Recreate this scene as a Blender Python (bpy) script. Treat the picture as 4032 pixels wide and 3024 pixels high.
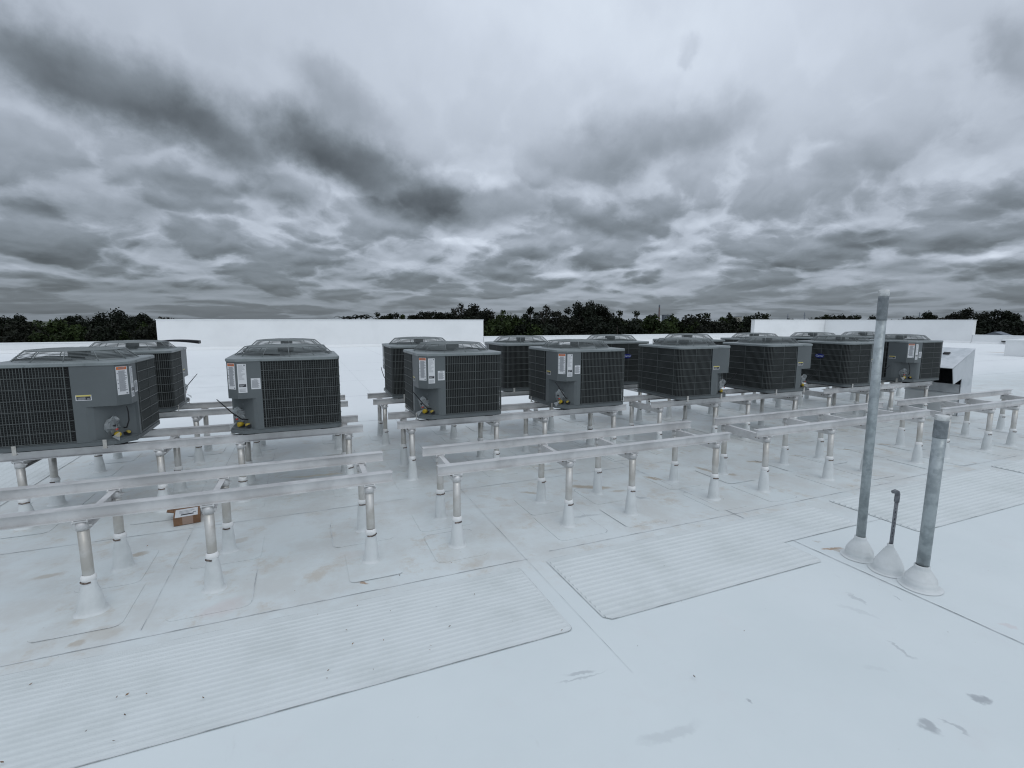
import bpy, math, random
from mathutils import Vector, Matrix
for o in list(bpy.data.objects): bpy.data.objects.remove(o)
SC = bpy.context.scene
COL = SC.collection
PI = math.pi
R = math.radians

# ------------------------------------------------------------------ camera
cam_d = bpy.data.cameras.new('camera'); cam = bpy.data.objects.new('camera', cam_d); COL.objects.link(cam)
YAW, PITCH, ROLL = 0.39978, 0.12933, 0.001346
cam_d.sensor_width = 36.0; cam_d.lens = 1946.9/4032*36; cam_d.clip_start = 0.05; cam_d.clip_end = 6000
fw = Vector((math.sin(YAW), math.cos(YAW), 0)); rt = Vector((math.cos(YAW), -math.sin(YAW), 0)); up = Vector((0, 0, 1))
F_ = fw*math.cos(PITCH) - up*math.sin(PITCH); U_ = up*math.cos(PITCH) + fw*math.sin(PITCH)
R2 = rt*math.cos(ROLL) + U_*math.sin(ROLL); U2 = U_*math.cos(ROLL) - rt*math.sin(ROLL)
m = Matrix.Identity(4)
for i in range(3):
    m[i][0] = R2[i]; m[i][1] = U2[i]; m[i][2] = -F_[i]
m[0][3], m[1][3], m[2][3] = 0, 0, 1.8
cam.matrix_world = m
SC.camera = cam
SC.view_settings.view_transform = 'Standard'
SC.view_settings.look = 'None'
SC.view_settings.exposure = 0.0
SC.view_settings.gamma = 1.0
SC.cycles.filter_width = 1.15

# ------------------------------------------------------------------ node helpers
class NT:
    def __init__(s, tree): s.t = tree; s.t.nodes.clear()
    def n(s, typ, **kw):
        nd = s.t.nodes.new(typ)
        for k, v in kw.items(): setattr(nd, k, v)
        return nd
    def l(s, a, b): s.t.links.new(a, b)
    def put(s, sock, v):
        if isinstance(v, (int, float)): sock.default_value = v
        elif isinstance(v, (tuple, list)):
            sock.default_value = tuple(v) if len(v) == len(sock.default_value) else tuple(v)+(1,)
        else: s.l(v, sock)
    def math(s, op, a, b=None, c=None, clamp=False):
        nd = s.n('ShaderNodeMath', operation=op, use_clamp=clamp); s.put(nd.inputs[0], a)
        if b is not None: s.put(nd.inputs[1], b)
        if c is not None: s.put(nd.inputs[2], c)
        return nd.outputs[0]
    def vm(s, op, a, b=None):
        nd = s.n('ShaderNodeVectorMath', operation=op); s.put(nd.inputs[0], a)
        if b is not None: s.put(nd.inputs[1], b)
        return nd.outputs['Value'] if op in ('DOT_PRODUCT', 'LENGTH') else nd.outputs[0]
    def mr(s, v, a, b, c=0.0, d=1.0, smooth=True):
        nd = s.n('ShaderNodeMapRange'); nd.interpolation_type = 'SMOOTHSTEP' if smooth else 'LINEAR'
        s.put(nd.inputs[0], v)
        for i, q in enumerate((a, b, c, d)): nd.inputs[i+1].default_value = q
        return nd.outputs[0]
    def noise(s, vec, scale, detail=4, rough=.55, dist=0.0, out='Fac', w=None):
        nd = s.n('ShaderNodeTexNoise')
        if w is not None: nd.noise_dimensions = '4D'; nd.inputs['W'].default_value = w
        s.put(nd.inputs['Vector'], vec); nd.inputs['Scale'].default_value = scale
        nd.inputs['Detail'].default_value = detail; nd.inputs['Roughness'].default_value = rough
        nd.inputs['Distortion'].default_value = dist
        return nd.outputs[out]
    def mix(s, f, a, b, blend='MIX'):
        nd = s.n('ShaderNodeMix', data_type='RGBA', blend_type=blend); s.put(nd.inputs[0], f)
        s.put(nd.inputs[6], a); s.put(nd.inputs[7], b); return nd.outputs[2]
    def sep(s, v): nd = s.n('ShaderNodeSeparateXYZ'); s.l(v, nd.inputs[0]); return nd.outputs
    def comb(s, x, y, z=0.0):
        nd = s.n('ShaderNodeCombineXYZ'); s.put(nd.inputs[0], x); s.put(nd.inputs[1], y); s.put(nd.inputs[2], z); return nd.outputs[0]
    def ramp(s, f, stops):
        nd = s.n('ShaderNodeValToRGB'); s.put(nd.inputs[0], f); e = nd.color_ramp.elements
        while len(e) < len(stops): e.new(.5)
        for i, (p, c) in enumerate(stops): e[i].position = p; e[i].color = tuple(c)+(1,)
        return nd.outputs[0]

# ------------------------------------------------------------------ sky (overcast cloud deck over a clear-sky model)
SAZ, SEL = 0.39978+math.pi-.45, math.radians(50); DK = 1.15; BACK = 1.45
SKY= [(-0.2436, 0.3537, 4.794, -1.781, -3.571, -15.18, 0.6), (-0.3385, 0.3628, 13.032, -5.494, -7.01, -20.255, 0.25), (-0.1008, 0.3008, 7.893, -2.32, -2.619, -18.299, 0.5), (0.1322, 0.2738, 4.281, -2.214, -7.211, -16.005, 0.62), (0.3804, 0.2196, 6.029, -0.075, -0.487, -21.178, 0.42), (0.0536, 0.3227, 6.399, -3.251, -7.631, -18.296, 0.35), (0.6787, 0.3387, 6.525, 2.104, 2.828, -16.913, 0.38), (0.527, 0.299, -9.139, 1.424, 3.885, 21.546, 0.25), (0.0884, 0.4018, 7.604, -5.646, -13.059, -19.456, 0.3), (-0.0275, 0.223, 14.364, -2.985, -2.679, -32.635, 0.38), (-0.1526, 0.2157, 16.615, -2.73, 0.068, -38.315, 0.3), (-0.2637, 0.1723, 10.538, -1.371, 1.942, -38.016, 0.33), (-0.3607, 0.1677, 18.59, -2.898, 1.703, -48.99, 0.3), (0.6584, 0.2169, 13.524, 1.23, -0.226, -26.301, 0.3), (0.5996, 0.1813, 9.709, -0.55, -5.231, -41.336, 0.35), (1.0126, 0.1324, 15.814, 2.049, -1.084, -54.936, 0.42), (1.1225, 0.1117, 29.06, 4.122, -0.433, -82.723, 0.35), (1.1598, 0.1569, 17.502, 2.586, -1.902, -39.15, 0.28), (1.1554, 0.3529, -3.243, -16.575, -31.611, -5.215, 0.3), (0.9912, 0.2544, 13.155, 0.126, -7.547, -28.334, 0.16), (0.7124, 0.4874, 40.785, -5.288, -19.032, -58.935, 0.14), (0.5484, 0.1111, 16.142, 0.337, -1.057, -56.426, 0.33), (0.4123, 0.1157, 18.258, 0.367, 0.725, -55.846, 0.33), (0.7293, 0.1023, 13.928, 1.506, 1.867, -58.654, 0.3), (0.8904, 0.0956, 14.628, 0.662, -5.271, -70.346, 0.33), (1.0463, 0.0796, 16.441, 1.558, -2.976, -77.363, 0.35), (1.1721, 0.0742, 31.619, 3.246, -6.74, -129.502, 0.35), (0.2313, 0.127, 20.261, -1.908, -2.686, -51.457, 0.25), (0.0598, 0.1011, 11.98, -0.511, 2.43, -73.922, 0.25), (-0.334, 0.087, 10.209, -1.31, 0.106, -42.673, 0.25), (0.2125, 0.0808, 3.659, -0.146, -0.882, -80.479, 0.2), (0.7471, 0.0695, 2.548, 0.109, -3.928, -98.079, 0.2), (-0.2388, 0.051, 3.571, -0.311, 1.913, -114.312, 0.25), (0.097, 0.2134, 7.012, -4.109, -34.201, -63.601, -0.14), (-0.0251, 0.2678, 8.793, -2.768, -15.815, -80.925, -0.15), (-0.0607, 0.1531, 16.747, -1.919, 0.207, -41.916, -0.14), (0.2956, 0.2613, 9.262, 0.686, 5.012, -52.997, -0.25), (1.1414, 0.0961, 17.889, 1.826, -10.155, -152.025, -0.35), (0.3575, 0.1475, 5.497, -0.305, -6.791, -125.166, -0.22), (-0.2067, 0.2398, 12.046, -0.116, 25.19, -102.253, -0.18), (-0.2325, 0.1341, 20.593, -2.631, 1.827, -87.132, -0.15), (-0.3694, 0.0713, 51.714, -9.315, -17.304, -168.42, -0.25), (0.8407, 0.4452, 4.138, -0.694, -4.562, -9.388, -0.06), (0.5226, 0.5359, 3.505, -0.259, -3.0, -13.811, -0.08), (-0.3039, 0.2611, 10.872, -4.556, -10.69, -26.915, 0.05)]
W = bpy.data.worlds.new('World'); SC.world = W; W.use_nodes = True
g = NT(W.node_tree)
tc = g.n('ShaderNodeTexCoord'); D = g.vm('NORMALIZE', tc.outputs['Generated'])
sx, sy, sz = g.sep(D)
hz = g.math('SQRT', g.math('ADD', g.math('MULTIPLY', sx, sx), g.math('MULTIPLY', sy, sy)))
el = g.math('DIVIDE', sz, g.math('MAXIMUM', hz, .02))
az = g.math('ARCTAN2', sx, sy)
elp = g.math('MAXIMUM', el, 0.0)
hzc = g.math('MAXIMUM', hz, .02)
caz = g.math('DIVIDE', sx, hzc); saz = g.math('DIVIDE', sy, hzc)
lv = g.math('MULTIPLY', g.math('LOGARITHM', g.math('ADD', elp, .045), math.e), 3.1)
uv = g.comb(g.math('MULTIPLY', caz, 8.2), g.math('MULTIPLY', saz, 8.2), lv)
WP = g.vm('MULTIPLY', g.vm('SUBTRACT', g.noise(uv, 1.6, 4, .55, out='Color', w=7.0), (.5, .5, .5)), (.62, .62, .62))
WB = g.vm('MULTIPLY', g.vm('SUBTRACT', g.noise(uv, .55, 2, .5, out='Color', w=3.0), (.5, .5, .5)), (1.2, 1.2, 1.0))
def field(v):
    v2 = g.vm('ADD', g.vm('ADD', v, WP), WB)
    vo = g.n('ShaderNodeTexVoronoi', feature='F1'); g.l(v2, vo.inputs['Vector']); vo.inputs['Scale'].default_value = 1.0
    vo2 = g.n('ShaderNodeTexVoronoi', feature='F1'); g.l(v2, vo2.inputs['Vector']); vo2.inputs['Scale'].default_value = 2.6
    a = g.math('SUBTRACT', 1.0, g.math('ADD', vo.outputs['Distance'], g.math('MULTIPLY', vo2.outputs['Distance'], .42)))
    return g.math('ADD', g.math('MULTIPLY', g.noise(v2, .85, 8, .55, 0), .64), g.math('MULTIPLY', a, .36))
f0 = field(uv); f1 = field(g.vm('ADD', uv, (0, 0, -.20)))
relief = g.math('SUBTRACT', f1, f0)
nz = g.noise(uv, 1.0, 8, .56, 0, out='Color', w=1.0); nzv = g.vm('SUBTRACT', nz, (.5, .5, .5))
nx, ny, nzz = g.sep(nzv)
elc = g.math('MAXIMUM', el, 0.0)
P0 = g.comb(g.math('ADD', az, g.math('MULTIPLY', nx, .13)), g.math('ADD', el, g.math('MULTIPLY', ny, g.math('MULTIPLY', elc, .42))), 0.0)
dark = 1.0; bright = 0.0; edge = g.math('MULTIPLY', nzz, .9)
for (a, e, m11, m12, m21, m22, k) in SKY:
    q = g.vm('SUBTRACT', P0, (a, e, 0))
    s_ = g.vm('DOT_PRODUCT', q, (m11, m12, 0)); t_ = g.vm('DOT_PRODUCT', q, (m21, m22, 0))
    r2 = g.math('ADD', g.math('MULTIPLY', s_, s_), g.math('MULTIPLY', t_, t_))
    mk = g.mr(g.math('ADD', g.math('SQRT', r2), edge), 1.4, .35)
    if k > 0:
        # masses are darkest along their lower edge
        low = g.mr(t_ if m22 < 0 else g.math('MULTIPLY', t_, -1.0), -1.0, .9, .62, 1.0)
        dark = g.math('MULTIPLY', dark, g.math('SUBTRACT', 1.0, g.math('MULTIPLY', g.math('MULTIPLY', mk, k*DK), low)))
    else: bright = g.math('ADD', bright, g.math('MULTIPLY', mk, -k))
e01 = g.mr(el, 0.0, 1.0, smooth=False)
gap = g.ramp(e01, [(0.0, (.27,)*3), (.03, (.30,)*3), (.09, (.47,)*3), (.22, (.54,)*3), (.42, (.625,)*3), (.7, (.70,)*3), (1.0, (.75,)*3)])
cld = g.ramp(e01, [(0.0, (.175,)*3), (.04, (.20,)*3), (.12, (.285,)*3), (.22, (.39,)*3), (.32, (.54,)*3), (.5, (.645,)*3), (1.0, (.75,)*3)])
msk = g.mr(f0, .315, .455)
L = g.mix(msk, gap, cld)
L = g.sep(L)[0]
fine = g.math('MULTIPLY', g.math('SUBTRACT', g.noise(uv, 3.0, 6, .6, 0, w=5.0), .5), g.mr(el, .5, .06, .06, .22))
rel = g.math('MULTIPLY', g.math('MULTIPLY', relief, g.mr(el, .38, .04, .10, 2.2)), g.mr(el, 0.0, .10, .35, 1.0))
L = g.math('MULTIPLY', L, g.math('ADD', 1.0, g.math('SUBTRACT', rel, fine)))
azb = g.mr(g.math('ABSOLUTE', g.math('SUBTRACT', az, .62)), .9, 0.0, .90, 1.08)
L = g.math('MULTIPLY', L, azb)
L = g.math('MULTIPLY', L, dark)
L = g.math('ADD', L, g.math('MULTIPLY', bright, g.math('MULTIPLY', L, .95)))
# sky on the sun side, behind the viewer, brightened to light the front faces
sund = Vector((math.sin(SAZ)*math.cos(SEL), math.cos(SAZ)*math.cos(SEL), math.sin(SEL)))
hd = g.vm('DOT_PRODUCT', D, (math.sin(SAZ), math.cos(SAZ), 0.0))
L = g.math('MULTIPLY', L, g.mr(hd, -.15, .9, 1.0, BACK))
L = g.math('MULTIPLY', L, g.mr(sz, .62, 1.0, 1.0, 1.18))
L = g.math('MAXIMUM', L, .10)
tint = g.ramp(L, [(0.0, (.86, .995, 1.11)), (.20, (.85, .99, 1.13)), (.30, (.855, .985, 1.14)), (.45, (.865, .975, 1.135)), (.7, (.88, .975, 1.12)), (1.0, (.89, .98, 1.07))])
cl = g.vm('MULTIPLY', tint, g.comb(L, L, L))
sky = g.n('ShaderNodeTexSky'); sky.sky_type = 'NISHITA'; sky.sun_disc = False
sky.sun_elevation = SEL; sky.sun_rotation = SAZ
skc = g.vm('MULTIPLY', sky.outputs[0], (.1, .1, .1))
mixc = g.mix(.97, skc, cl)
bg = g.n('ShaderNodeBackground'); g.l(mixc, bg.inputs[0]); bg.inputs[1].default_value = 1.0
ow = g.n('ShaderNodeOutputWorld'); g.l(bg.outputs[0], ow.inputs[0])
W.cycles.sampling_method = 'MANUAL'; W.cycles.sample_map_resolution = 512

# sun behind the cloud: weak and wide
sd = bpy.data.lights.new('sun', 'SUN'); sd.energy = .30; sd.angle = R(30); sd.color = (1, .98, .95)
so = bpy.data.objects.new('sun', sd); COL.objects.link(so)
so.rotation_euler = sund.to_track_quat('Z', 'Y').to_euler()

TREES= [(64, -43.7, 108.8, 2.56), (228, -36.1, 102.4, 1.82), (296, -36.2, 109.4, 2.52), (396, -30.1, 101.1, 2.44), (447, -27.4, 97.9, 3.39), (497, -28.0, 106.1, 2.67), (551, -29.2, 118.9, 3.03), (588, -26.8, 115.1, 2.28), (150, -46.2, 122.5, 1.53), (10, -45.7, 109.3, 2.22), (350, -35.2, 112.4, 1.92), (1487, 11.9, 86.3, 2.99), (1548, 13.9, 82.9, 2.92), (1587, 15.1, 80.8, 2.62), (1520, 13.0, 84.3, 2.56), (1625, 20.3, 98.3, 2.71), (1640, 20.5, 95.8, 2.88), (1664, 21.5, 94.9, 3.41), (1692, 22.7, 94.2, 3.26), (1719, 20.6, 80.6, 3.18), (1749, 22.4, 82.6, 3.06), (1780, 25.6, 88.8, 3.03), (1845, 29.1, 89.9, 3.53), (1819, 28.7, 92.9, 4.99), (1869, 31.2, 92.5, 4.67), (1924, 27.6, 75.1, 3.32), (1970, 33.6, 85.0, 3.58), (2025, 36.5, 85.3, 2.54), (2087, 37.6, 80.9, 4.08), (2157, 37.3, 73.2, 4.23), (2207, 42.3, 78.1, 3.45), (2285, 41.2, 69.4, 4.62), (2335, 53.0, 84.6, 5.43), (2376, 54.1, 82.5, 4.3), (2440, 52.9, 75.4, 3.45), (2508, 52.4, 69.7, 3.27), (2572, 63.7, 79.5, 2.91), (2627, 61.2, 72.5, 1.69), (2668, 67.7, 77.1, 1.88), (2713, 69.2, 75.7, 1.98), (2782, 66.7, 68.6, 3.05), (2836, 67.4, 66.1, 2.37), (2877, 72.2, 68.5, 3.18), (2928, 71.4, 64.8, 2.46), (2978, 68.5, 59.6, 3.0), (3014, 72.6, 61.3, 2.87), (3112, 86.6, 67.5, 2.15), (3197, 74.4, 54.3, 2.05), (3252, 76.5, 53.5, 2.62), (3225, 87.7, 62.6, 2.47), (3285, 82.8, 56.4, 2.67), (3320, 89.8, 59.5, 2.82), (3350, 89.6, 58.1, 2.67), (3380, 88.0, 55.7, 2.65), (3434, 105.3, 64.0, 2.69), (3484, 88.7, 51.9, 2.37), (3562, 97.0, 53.6, 2.41), (3603, 93.4, 50.0, 2.42), (3662, 106.6, 54.8, 3.42), (3762, 101.5, 48.4, 3.04), (3806, 105.3, 48.7, 3.75), (3890, 119.6, 52.0, 3.29), (3945, 109.9, 45.9, 3.62), (3985, 118.4, 48.0, 3.32), (4030, 130.6, 51.1, 1.78)]
PALMS= [(6.9, 92.6, 2.59), (7.8, 92.2, 2.46), (8.8, 91.8, 2.73), (9.7, 91.4, 2.86), (10.5, 91.1, 2.64)]
LOW= [(-38.3, 82.4, 1.57), (-40.4, 90.5, 1.11), (-35.7, 83.8, 1.48), (-32.0, 79.1, 1.13), (-33.8, 89.8, 1.0), (-26.6, 76.6, 1.43), (-26.9, 84.9, 1.29), (-23.5, 81.8, 0.99), (-19.9, 75.6, 1.32), (-18.6, 77.1, 0.92), (-15.4, 71.7, 1.62), (21.1, 64.7, 1.4), (21.0, 57.3, 1.0), (23.5, 57.4, 1.66), (25.2, 56.3, 1.22), (26.5, 54.4, 1.36), (33.0, 62.0, 1.6), (34.4, 59.0, 1.38), (35.8, 55.2, 1.53), (35.5, 50.6, 1.42), (42.7, 56.7, 1.05), (39.6, 48.8, 1.55), (42.7, 49.3, 1.56), (44.9, 47.7, 1.69), (50.8, 49.8, 0.97), (55.8, 51.3, 1.21), (57.3, 49.0, 1.35), (75.3, 35.6, 1.14), (86.9, 38.4, 1.5), (88.0, 36.6, 1.27), (87.2, 34.0, 1.29), (86.3, 31.6, 1.12)]
# ------------------------------------------------------------------ materials
MATS = {}
def mat(name, col, rough=.6, metal=0.0, spec=.5, build=None, alpha=None):
    mt = bpy.data.materials.new(name); mt.use_nodes = True; n = NT(mt.node_tree)
    b = n.n('ShaderNodeBsdfPrincipled'); o = n.n('ShaderNodeOutputMaterial'); n.l(b.outputs[0], o.inputs[0])
    b.inputs['Base Color'].default_value = tuple(col)+(1,); b.inputs['Roughness'].default_value = rough
    b.inputs['Metallic'].default_value = metal; b.inputs['Specular IOR Level'].default_value = spec
    if alpha is not None: b.inputs['Alpha'].default_value = alpha
    if build: build(n, b, o)
    MATS[name] = mt; return mt
def objco(n): return n.n('ShaderNodeTexCoord').outputs['Object']
def worldco(n): return n.n('ShaderNodeNewGeometry').outputs['Position']
def vary(c1, c2, scale, detail=4, lo=.35, hi=.65, bump=0.0, bscale=60, rr=None, world=True):
    def f(n, b, o):
        v = worldco(n) if world else objco(n)
        k = n.mr(n.noise(v, scale, detail, .6), lo, hi)
        n.l(n.mix(k, c1, c2), b.inputs['Base Color'])
        if rr: n.l(n.mr(n.noise(v, scale*2.3, 3), .35, .65, rr[0], rr[1]), b.inputs['Roughness'])
        if bump:
            bp = n.n('ShaderNodeBump'); bp.inputs['Strength'].default_value = bump; bp.inputs['Distance'].default_value = .01
            n.l(n.noise(v, bscale, 3), bp.inputs['Height']); n.l(bp.outputs[0], b.inputs['Normal'])
    return f
TAN = (.40, .32, .23); GRY = (.30, .32, .34)
# soiling on the membrane: (x, y, half-length x, half-width y, rotation, strength, colour)
STAINS = [(-1.25,4.43,0.080,0.042,0.23,0.65,TAN), (-1.75,4.30,0.094,0.036,0.04,0.45,TAN), (-0.56,4.42,0.068,0.048,0.51,0.39,TAN), (-1.15,3.36,0.106,0.072,0.14,0.33,TAN), (-0.55,3.39,0.134,0.084,0.41,0.39,(.62,.52,.50)), (-1.26,3.31,0.032,0.036,0.00,0.52,TAN), (0.09,6.01,0.381,0.036,-0.11,0.52,(.60,.52,.36)), (0.27,3.81,0.128,0.072,-0.21,0.26,(.60,.54,.5)), (0.30,3.35,0.044,0.014,-0.83,0.78,(.35,.2,.1)), (2.11,4.51,0.091,0.036,-0.63,0.59,TAN), (2.79,4.44,0.230,0.060,-0.50,0.78,TAN), (3.01,4.21,0.099,0.036,-0.17,0.52,TAN), (3.10,3.98,0.075,0.024,-0.98,0.45,GRY), (3.62,4.41,0.098,0.060,-0.95,0.59,TAN), (2.33,3.76,0.125,0.024,0.02,0.39,GRY), (1.12,3.36,0.160,0.060,0.65,0.20,TAN), (3.64,4.40,0.124,0.048,-1.11,0.65,TAN), (4.42,4.44,0.131,0.048,-1.45,0.72,TAN), (4.56,4.17,0.087,0.036,-0.65,0.65,TAN), (5.25,4.47,0.094,0.036,-0.67,0.65,TAN), (6.02,4.43,0.133,0.024,-0.83,0.39,TAN), (7.74,4.37,0.101,0.036,-0.77,0.65,(.45,.37,.28)), (6.95,4.41,0.127,0.024,-0.97,0.72,(.42,.35,.26)), (8.63,4.27,0.092,0.018,-0.84,0.65,TAN), (9.23,4.57,0.080,0.018,-1.00,0.65,(.4,.34,.26)), (5.32,3.81,0.067,0.014,-1.19,0.52,TAN), (3.80,2.44,0.072,0.024,-0.40,0.90,(.40,.26,.16)), (3.81,2.39,0.054,0.024,-1.88,0.52,TAN), (3.80,2.57,0.032,0.014,-0.78,0.45,TAN), (3.77,1.37,0.040,0.024,-1.55,0.33,(.6,.48,.46)), (2.92,1.12,0.032,0.026,-1.14,0.72,GRY), (2.47,1.10,0.041,0.029,-1.43,0.65,GRY), (2.59,1.06,0.054,0.012,-1.42,0.45,GRY), (2.96,1.47,0.074,0.011,-1.66,0.39,GRY), (1.23,2.01,0.090,0.014,-0.11,0.45,GRY), (1.23,1.97,0.128,0.007,-0.02,0.39,GRY), (1.40,1.53,0.157,0.026,-0.04,0.21,GRY), (1.89,1.54,0.025,0.010,-0.80,0.59,GRY), (3.24,1.90,0.054,0.014,-1.56,0.33,GRY), (3.11,1.80,0.088,0.024,-1.15,0.16,GRY), (2.67,1.42,0.060,0.024,-0.95,0.10,GRY), (3.50,1.79,0.025,0.007,-1.57,0.52,GRY), (36.34,14.95,0.695,0.360,-1.26,0.65,(.5,.40,.32))]
def roof_build(n, b, o):
    v = worldco(n)
    x, y, z = n.sep(v)
    d = n.vm('SUBTRACT', n.noise(v, 5.0, 5, .65, out='Color'), (.5, .5, .5))
    vv = n.vm('ADD', v, n.vm('MULTIPLY', d, (.22, .16, 0)))
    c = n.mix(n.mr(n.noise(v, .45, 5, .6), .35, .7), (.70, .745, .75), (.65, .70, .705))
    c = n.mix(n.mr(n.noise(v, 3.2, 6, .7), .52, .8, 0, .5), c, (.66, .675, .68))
    c = n.mix(n.math('MULTIPLY', n.mr(y, 7.5, 11.0), .85), c, (.86, .875, .88))  # lens vignette and tone falloff put into the colour: far membrane lighter than near
    # traffic dirt in the working area round the stands
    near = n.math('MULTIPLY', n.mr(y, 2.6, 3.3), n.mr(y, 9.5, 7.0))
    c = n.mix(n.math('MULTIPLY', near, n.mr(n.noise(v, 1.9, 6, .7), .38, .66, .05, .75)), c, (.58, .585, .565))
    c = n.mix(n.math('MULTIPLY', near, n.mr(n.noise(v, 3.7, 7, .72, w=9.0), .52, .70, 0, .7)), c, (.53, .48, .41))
    c = n.mix(n.mr(n.noise(n.vm('MULTIPLY', v, (5, 1.3, 1)), 3.0, 6, .7, w=4.0), .60, .78, 0, .35), c, (.52, .54, .54))
    # long rub marks
    st = n.vm('MULTIPLY', v, (1.2, 7.0, 1)); c = n.mix(n.mr(n.noise(st, 2.2, 6, .7, w=3.0), .62, .82, 0, .35), c, (.55, .56, .56))
    sp = n.mr(n.noise(v, 26.0, 2, .5), .765, .78, 0, .35); c = n.mix(sp, c, (.34, .32, .29))
    for (sx_, sy_, a, w, r, k, cc) in STAINS:
        q = n.vm('SUBTRACT', vv, (sx_, sy_, 0)); ca, sa = math.cos(r), math.sin(r)
        s1 = n.vm('DOT_PRODUCT', q, (ca/a, sa/a, 0)); s2 = n.vm('DOT_PRODUCT', q, (-sa/w, ca/w, 0))
        rr = n.math('SQRT', n.math('ADD', n.math('MULTIPLY', s1, s1), n.math('MULTIPLY', s2, s2)))
        mk = n.math('MULTIPLY', n.mr(rr, 1.35, .5), k)
        c = n.mix(mk, c, cc)
    n.l(c, b.inputs['Base Color'])
    n.l(n.mr(n.noise(v, 1.3, 4), .3, .7, .38, .56), b.inputs['Roughness'])
    bp = n.n('ShaderNodeBump'); bp.inputs['Strength'].default_value = .35; bp.inputs['Distance'].default_value = .006
    n.l(n.math('ADD', n.noise(v, 2.5, 5, .6), n.math('MULTIPLY', n.noise(v, 120, 2), .12)), bp.inputs['Height'])
    n.l(bp.outputs[0], b.inputs['Normal'])
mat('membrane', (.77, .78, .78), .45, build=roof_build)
mat('membrane_trim', (.77, .78, .78), .5, build=vary((.78, .80, .80), (.72, .745, .745), 3.0, 5, .4, .75, .25, 40))
mat('boot_membrane', (.68, .70, .70), .5, build=vary((.69, .715, .715), (.60, .625, .62), 7.0, 5, .4, .72, .3, 30))
mat('seam_dirt', (.42, .43, .43), .8, build=vary((.33, .35, .36), (.66, .68, .69), 5.0, 5, .38, .58))
mat('pad', (.72, .73, .72), .6, build=vary((.67, .705, .705), (.60, .635, .63), 2.4, 6, .4, .72, .4, 160))
mat('parapet_paint', (.78, .79, .8), .55, build=vary((.84, .85, .85), (.79, .80, .80), .5, 5, .4, .7, .15, 20))
mat('rail_metal', (.55, .53, .51), .42, .45, build=vary((.68, .675, .67), (.55, .545, .54), 3.2, 4, .4, .62, .1, 60, (.38, .55)))
mat('leg_metal', (.5, .48, .44), .45, .45, build=vary((.60, .59, .565), (.49, .47, .43), 7.0, 4, .4, .64, .05, 90, (.32, .5)))
mat('galvanised', (.42, .45, .46), .5, .5, build=vary((.40, .44, .45), (.29, .325, .335), 16.0, 5, .4, .62, .1, 70, (.4, .6)))
mat('duct_metal', (.6, .62, .64), .4, .6, build=vary((.66, .68, .70), (.52, .55, .57), 4.0, 5, .4, .7, .1, 20, (.35, .55)))
mat('dark_pipe', (.13, .14, .16), .6, build=vary((.20, .21, .225), (.11, .115, .13), 30, 4))
mat('duct_tape', (.20, .22, .23), .45, .2, build=vary((.25, .27, .285), (.17, .19, .20), 18, 4, .4, .6, .5, 40))
mat('tape_white', (.6, .62, .62), .5, build=vary((.66, .67, .66), (.45, .46, .45), 25, 4, .4, .7, .4, 50))
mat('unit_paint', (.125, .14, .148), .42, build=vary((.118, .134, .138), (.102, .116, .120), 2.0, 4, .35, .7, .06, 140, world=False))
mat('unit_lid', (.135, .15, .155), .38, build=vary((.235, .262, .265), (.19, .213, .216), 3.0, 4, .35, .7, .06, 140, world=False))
def coil_build(n, b, o):
    v = objco(n); x, y, z = n.sep(v)
    w = n.math('SINE', n.math('MULTIPLY', n.math('ADD', x, y), 420.0)); h = n.math('SINE', n.math('MULTIPLY', z, 240.0))
    f = n.math('ADD', n.math('MULTIPLY', w, .25), n.math('MULTIPLY', h, .35))
    k = n.mr(n.noise(v, 6, 5), .35, .7, 0, .8)
    n.l(n.mix(k, (.010, .012, .012), (.030, .033, .033)), b.inputs['Base Color'])
mat('coil_fins', (.02, .02, .022), .55, .3, build=coil_build)
mat('guard_wire', (.085, .095, .093), .45)
mat('fan_wire', (.18, .20, .20), .4)
mat('black', (.008, .008, .010), .5)
mat('rubber', (.012, .012, .014), .7)
mat('label_white', (.68, .69, .70), .45)
mat('label_orange', (.62, .16, .045), .45)
mat('label_yellow', (.62, .52, .12), .45)
mat('label_print', (.22, .23, .25), .6)
mat('label_dark', (.025, .027, .035), .5)
mat('cap_yellow', (.48, .34, .02), .45)
mat('brass', (.45, .34, .07), .4, .4)
mat('badge_blue', (.012, .02, .16), .3)
mat('badge_white', (.45, .5, .62), .3)
mat('cardboard', (.26, .125, .055), .8, build=vary((.225, .125, .07), (.17, .09, .048), 14, 4, world=False))
mat('tape_tan', (.34, .24, .19), .4)
mat('red_tag', (.45, .06, .05), .5)
def bag_build(n, b, o):
    b.inputs['Alpha'].default_value = .5; b.inputs['Roughness'].default_value = .18
mat('plastic_film', (.42, .45, .46), .2, build=bag_build)
mat('caulk', (.80, .80, .79), .5)
mat('rust', (.10, .07, .055), .7, build=vary((.06, .045, .04), (.22, .17, .14), 60, 3))
mat('grass', (.045, .06, .03), .9, build=vary((.05, .065, .03), (.035, .045, .022), .02, 5))
for i, (a, b2) in enumerate((((.013, .019, .010), (.007, .010, .006)), ((.021, .031, .010), (.010, .015, .006)), ((.018, .021, .013), (.010, .012, .008)), ((.032, .050, .012), (.013, .022, .006)))):
    mat('leaves_%d' % i, a, .75, spec=.2, build=vary(a, b2, .6, 3, .35, .65))
mat('bark', (.05, .04, .032), .9, build=vary((.06, .048, .04), (.035, .028, .022), 3, 4))
mat('stack_brick_hazed', (.20, .16, .16), .9, build=vary((.22, .17, .17), (.17, .14, .14), .2, 3))  # brick tone with distance haze mixed into the colour
mat('far_concrete', (.16, .18, .21), .9, build=vary((.17, .19, .22), (.13, .15, .18), .2, 3))
mat('facade_beige', (.36, .35, .31), .8)
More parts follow.
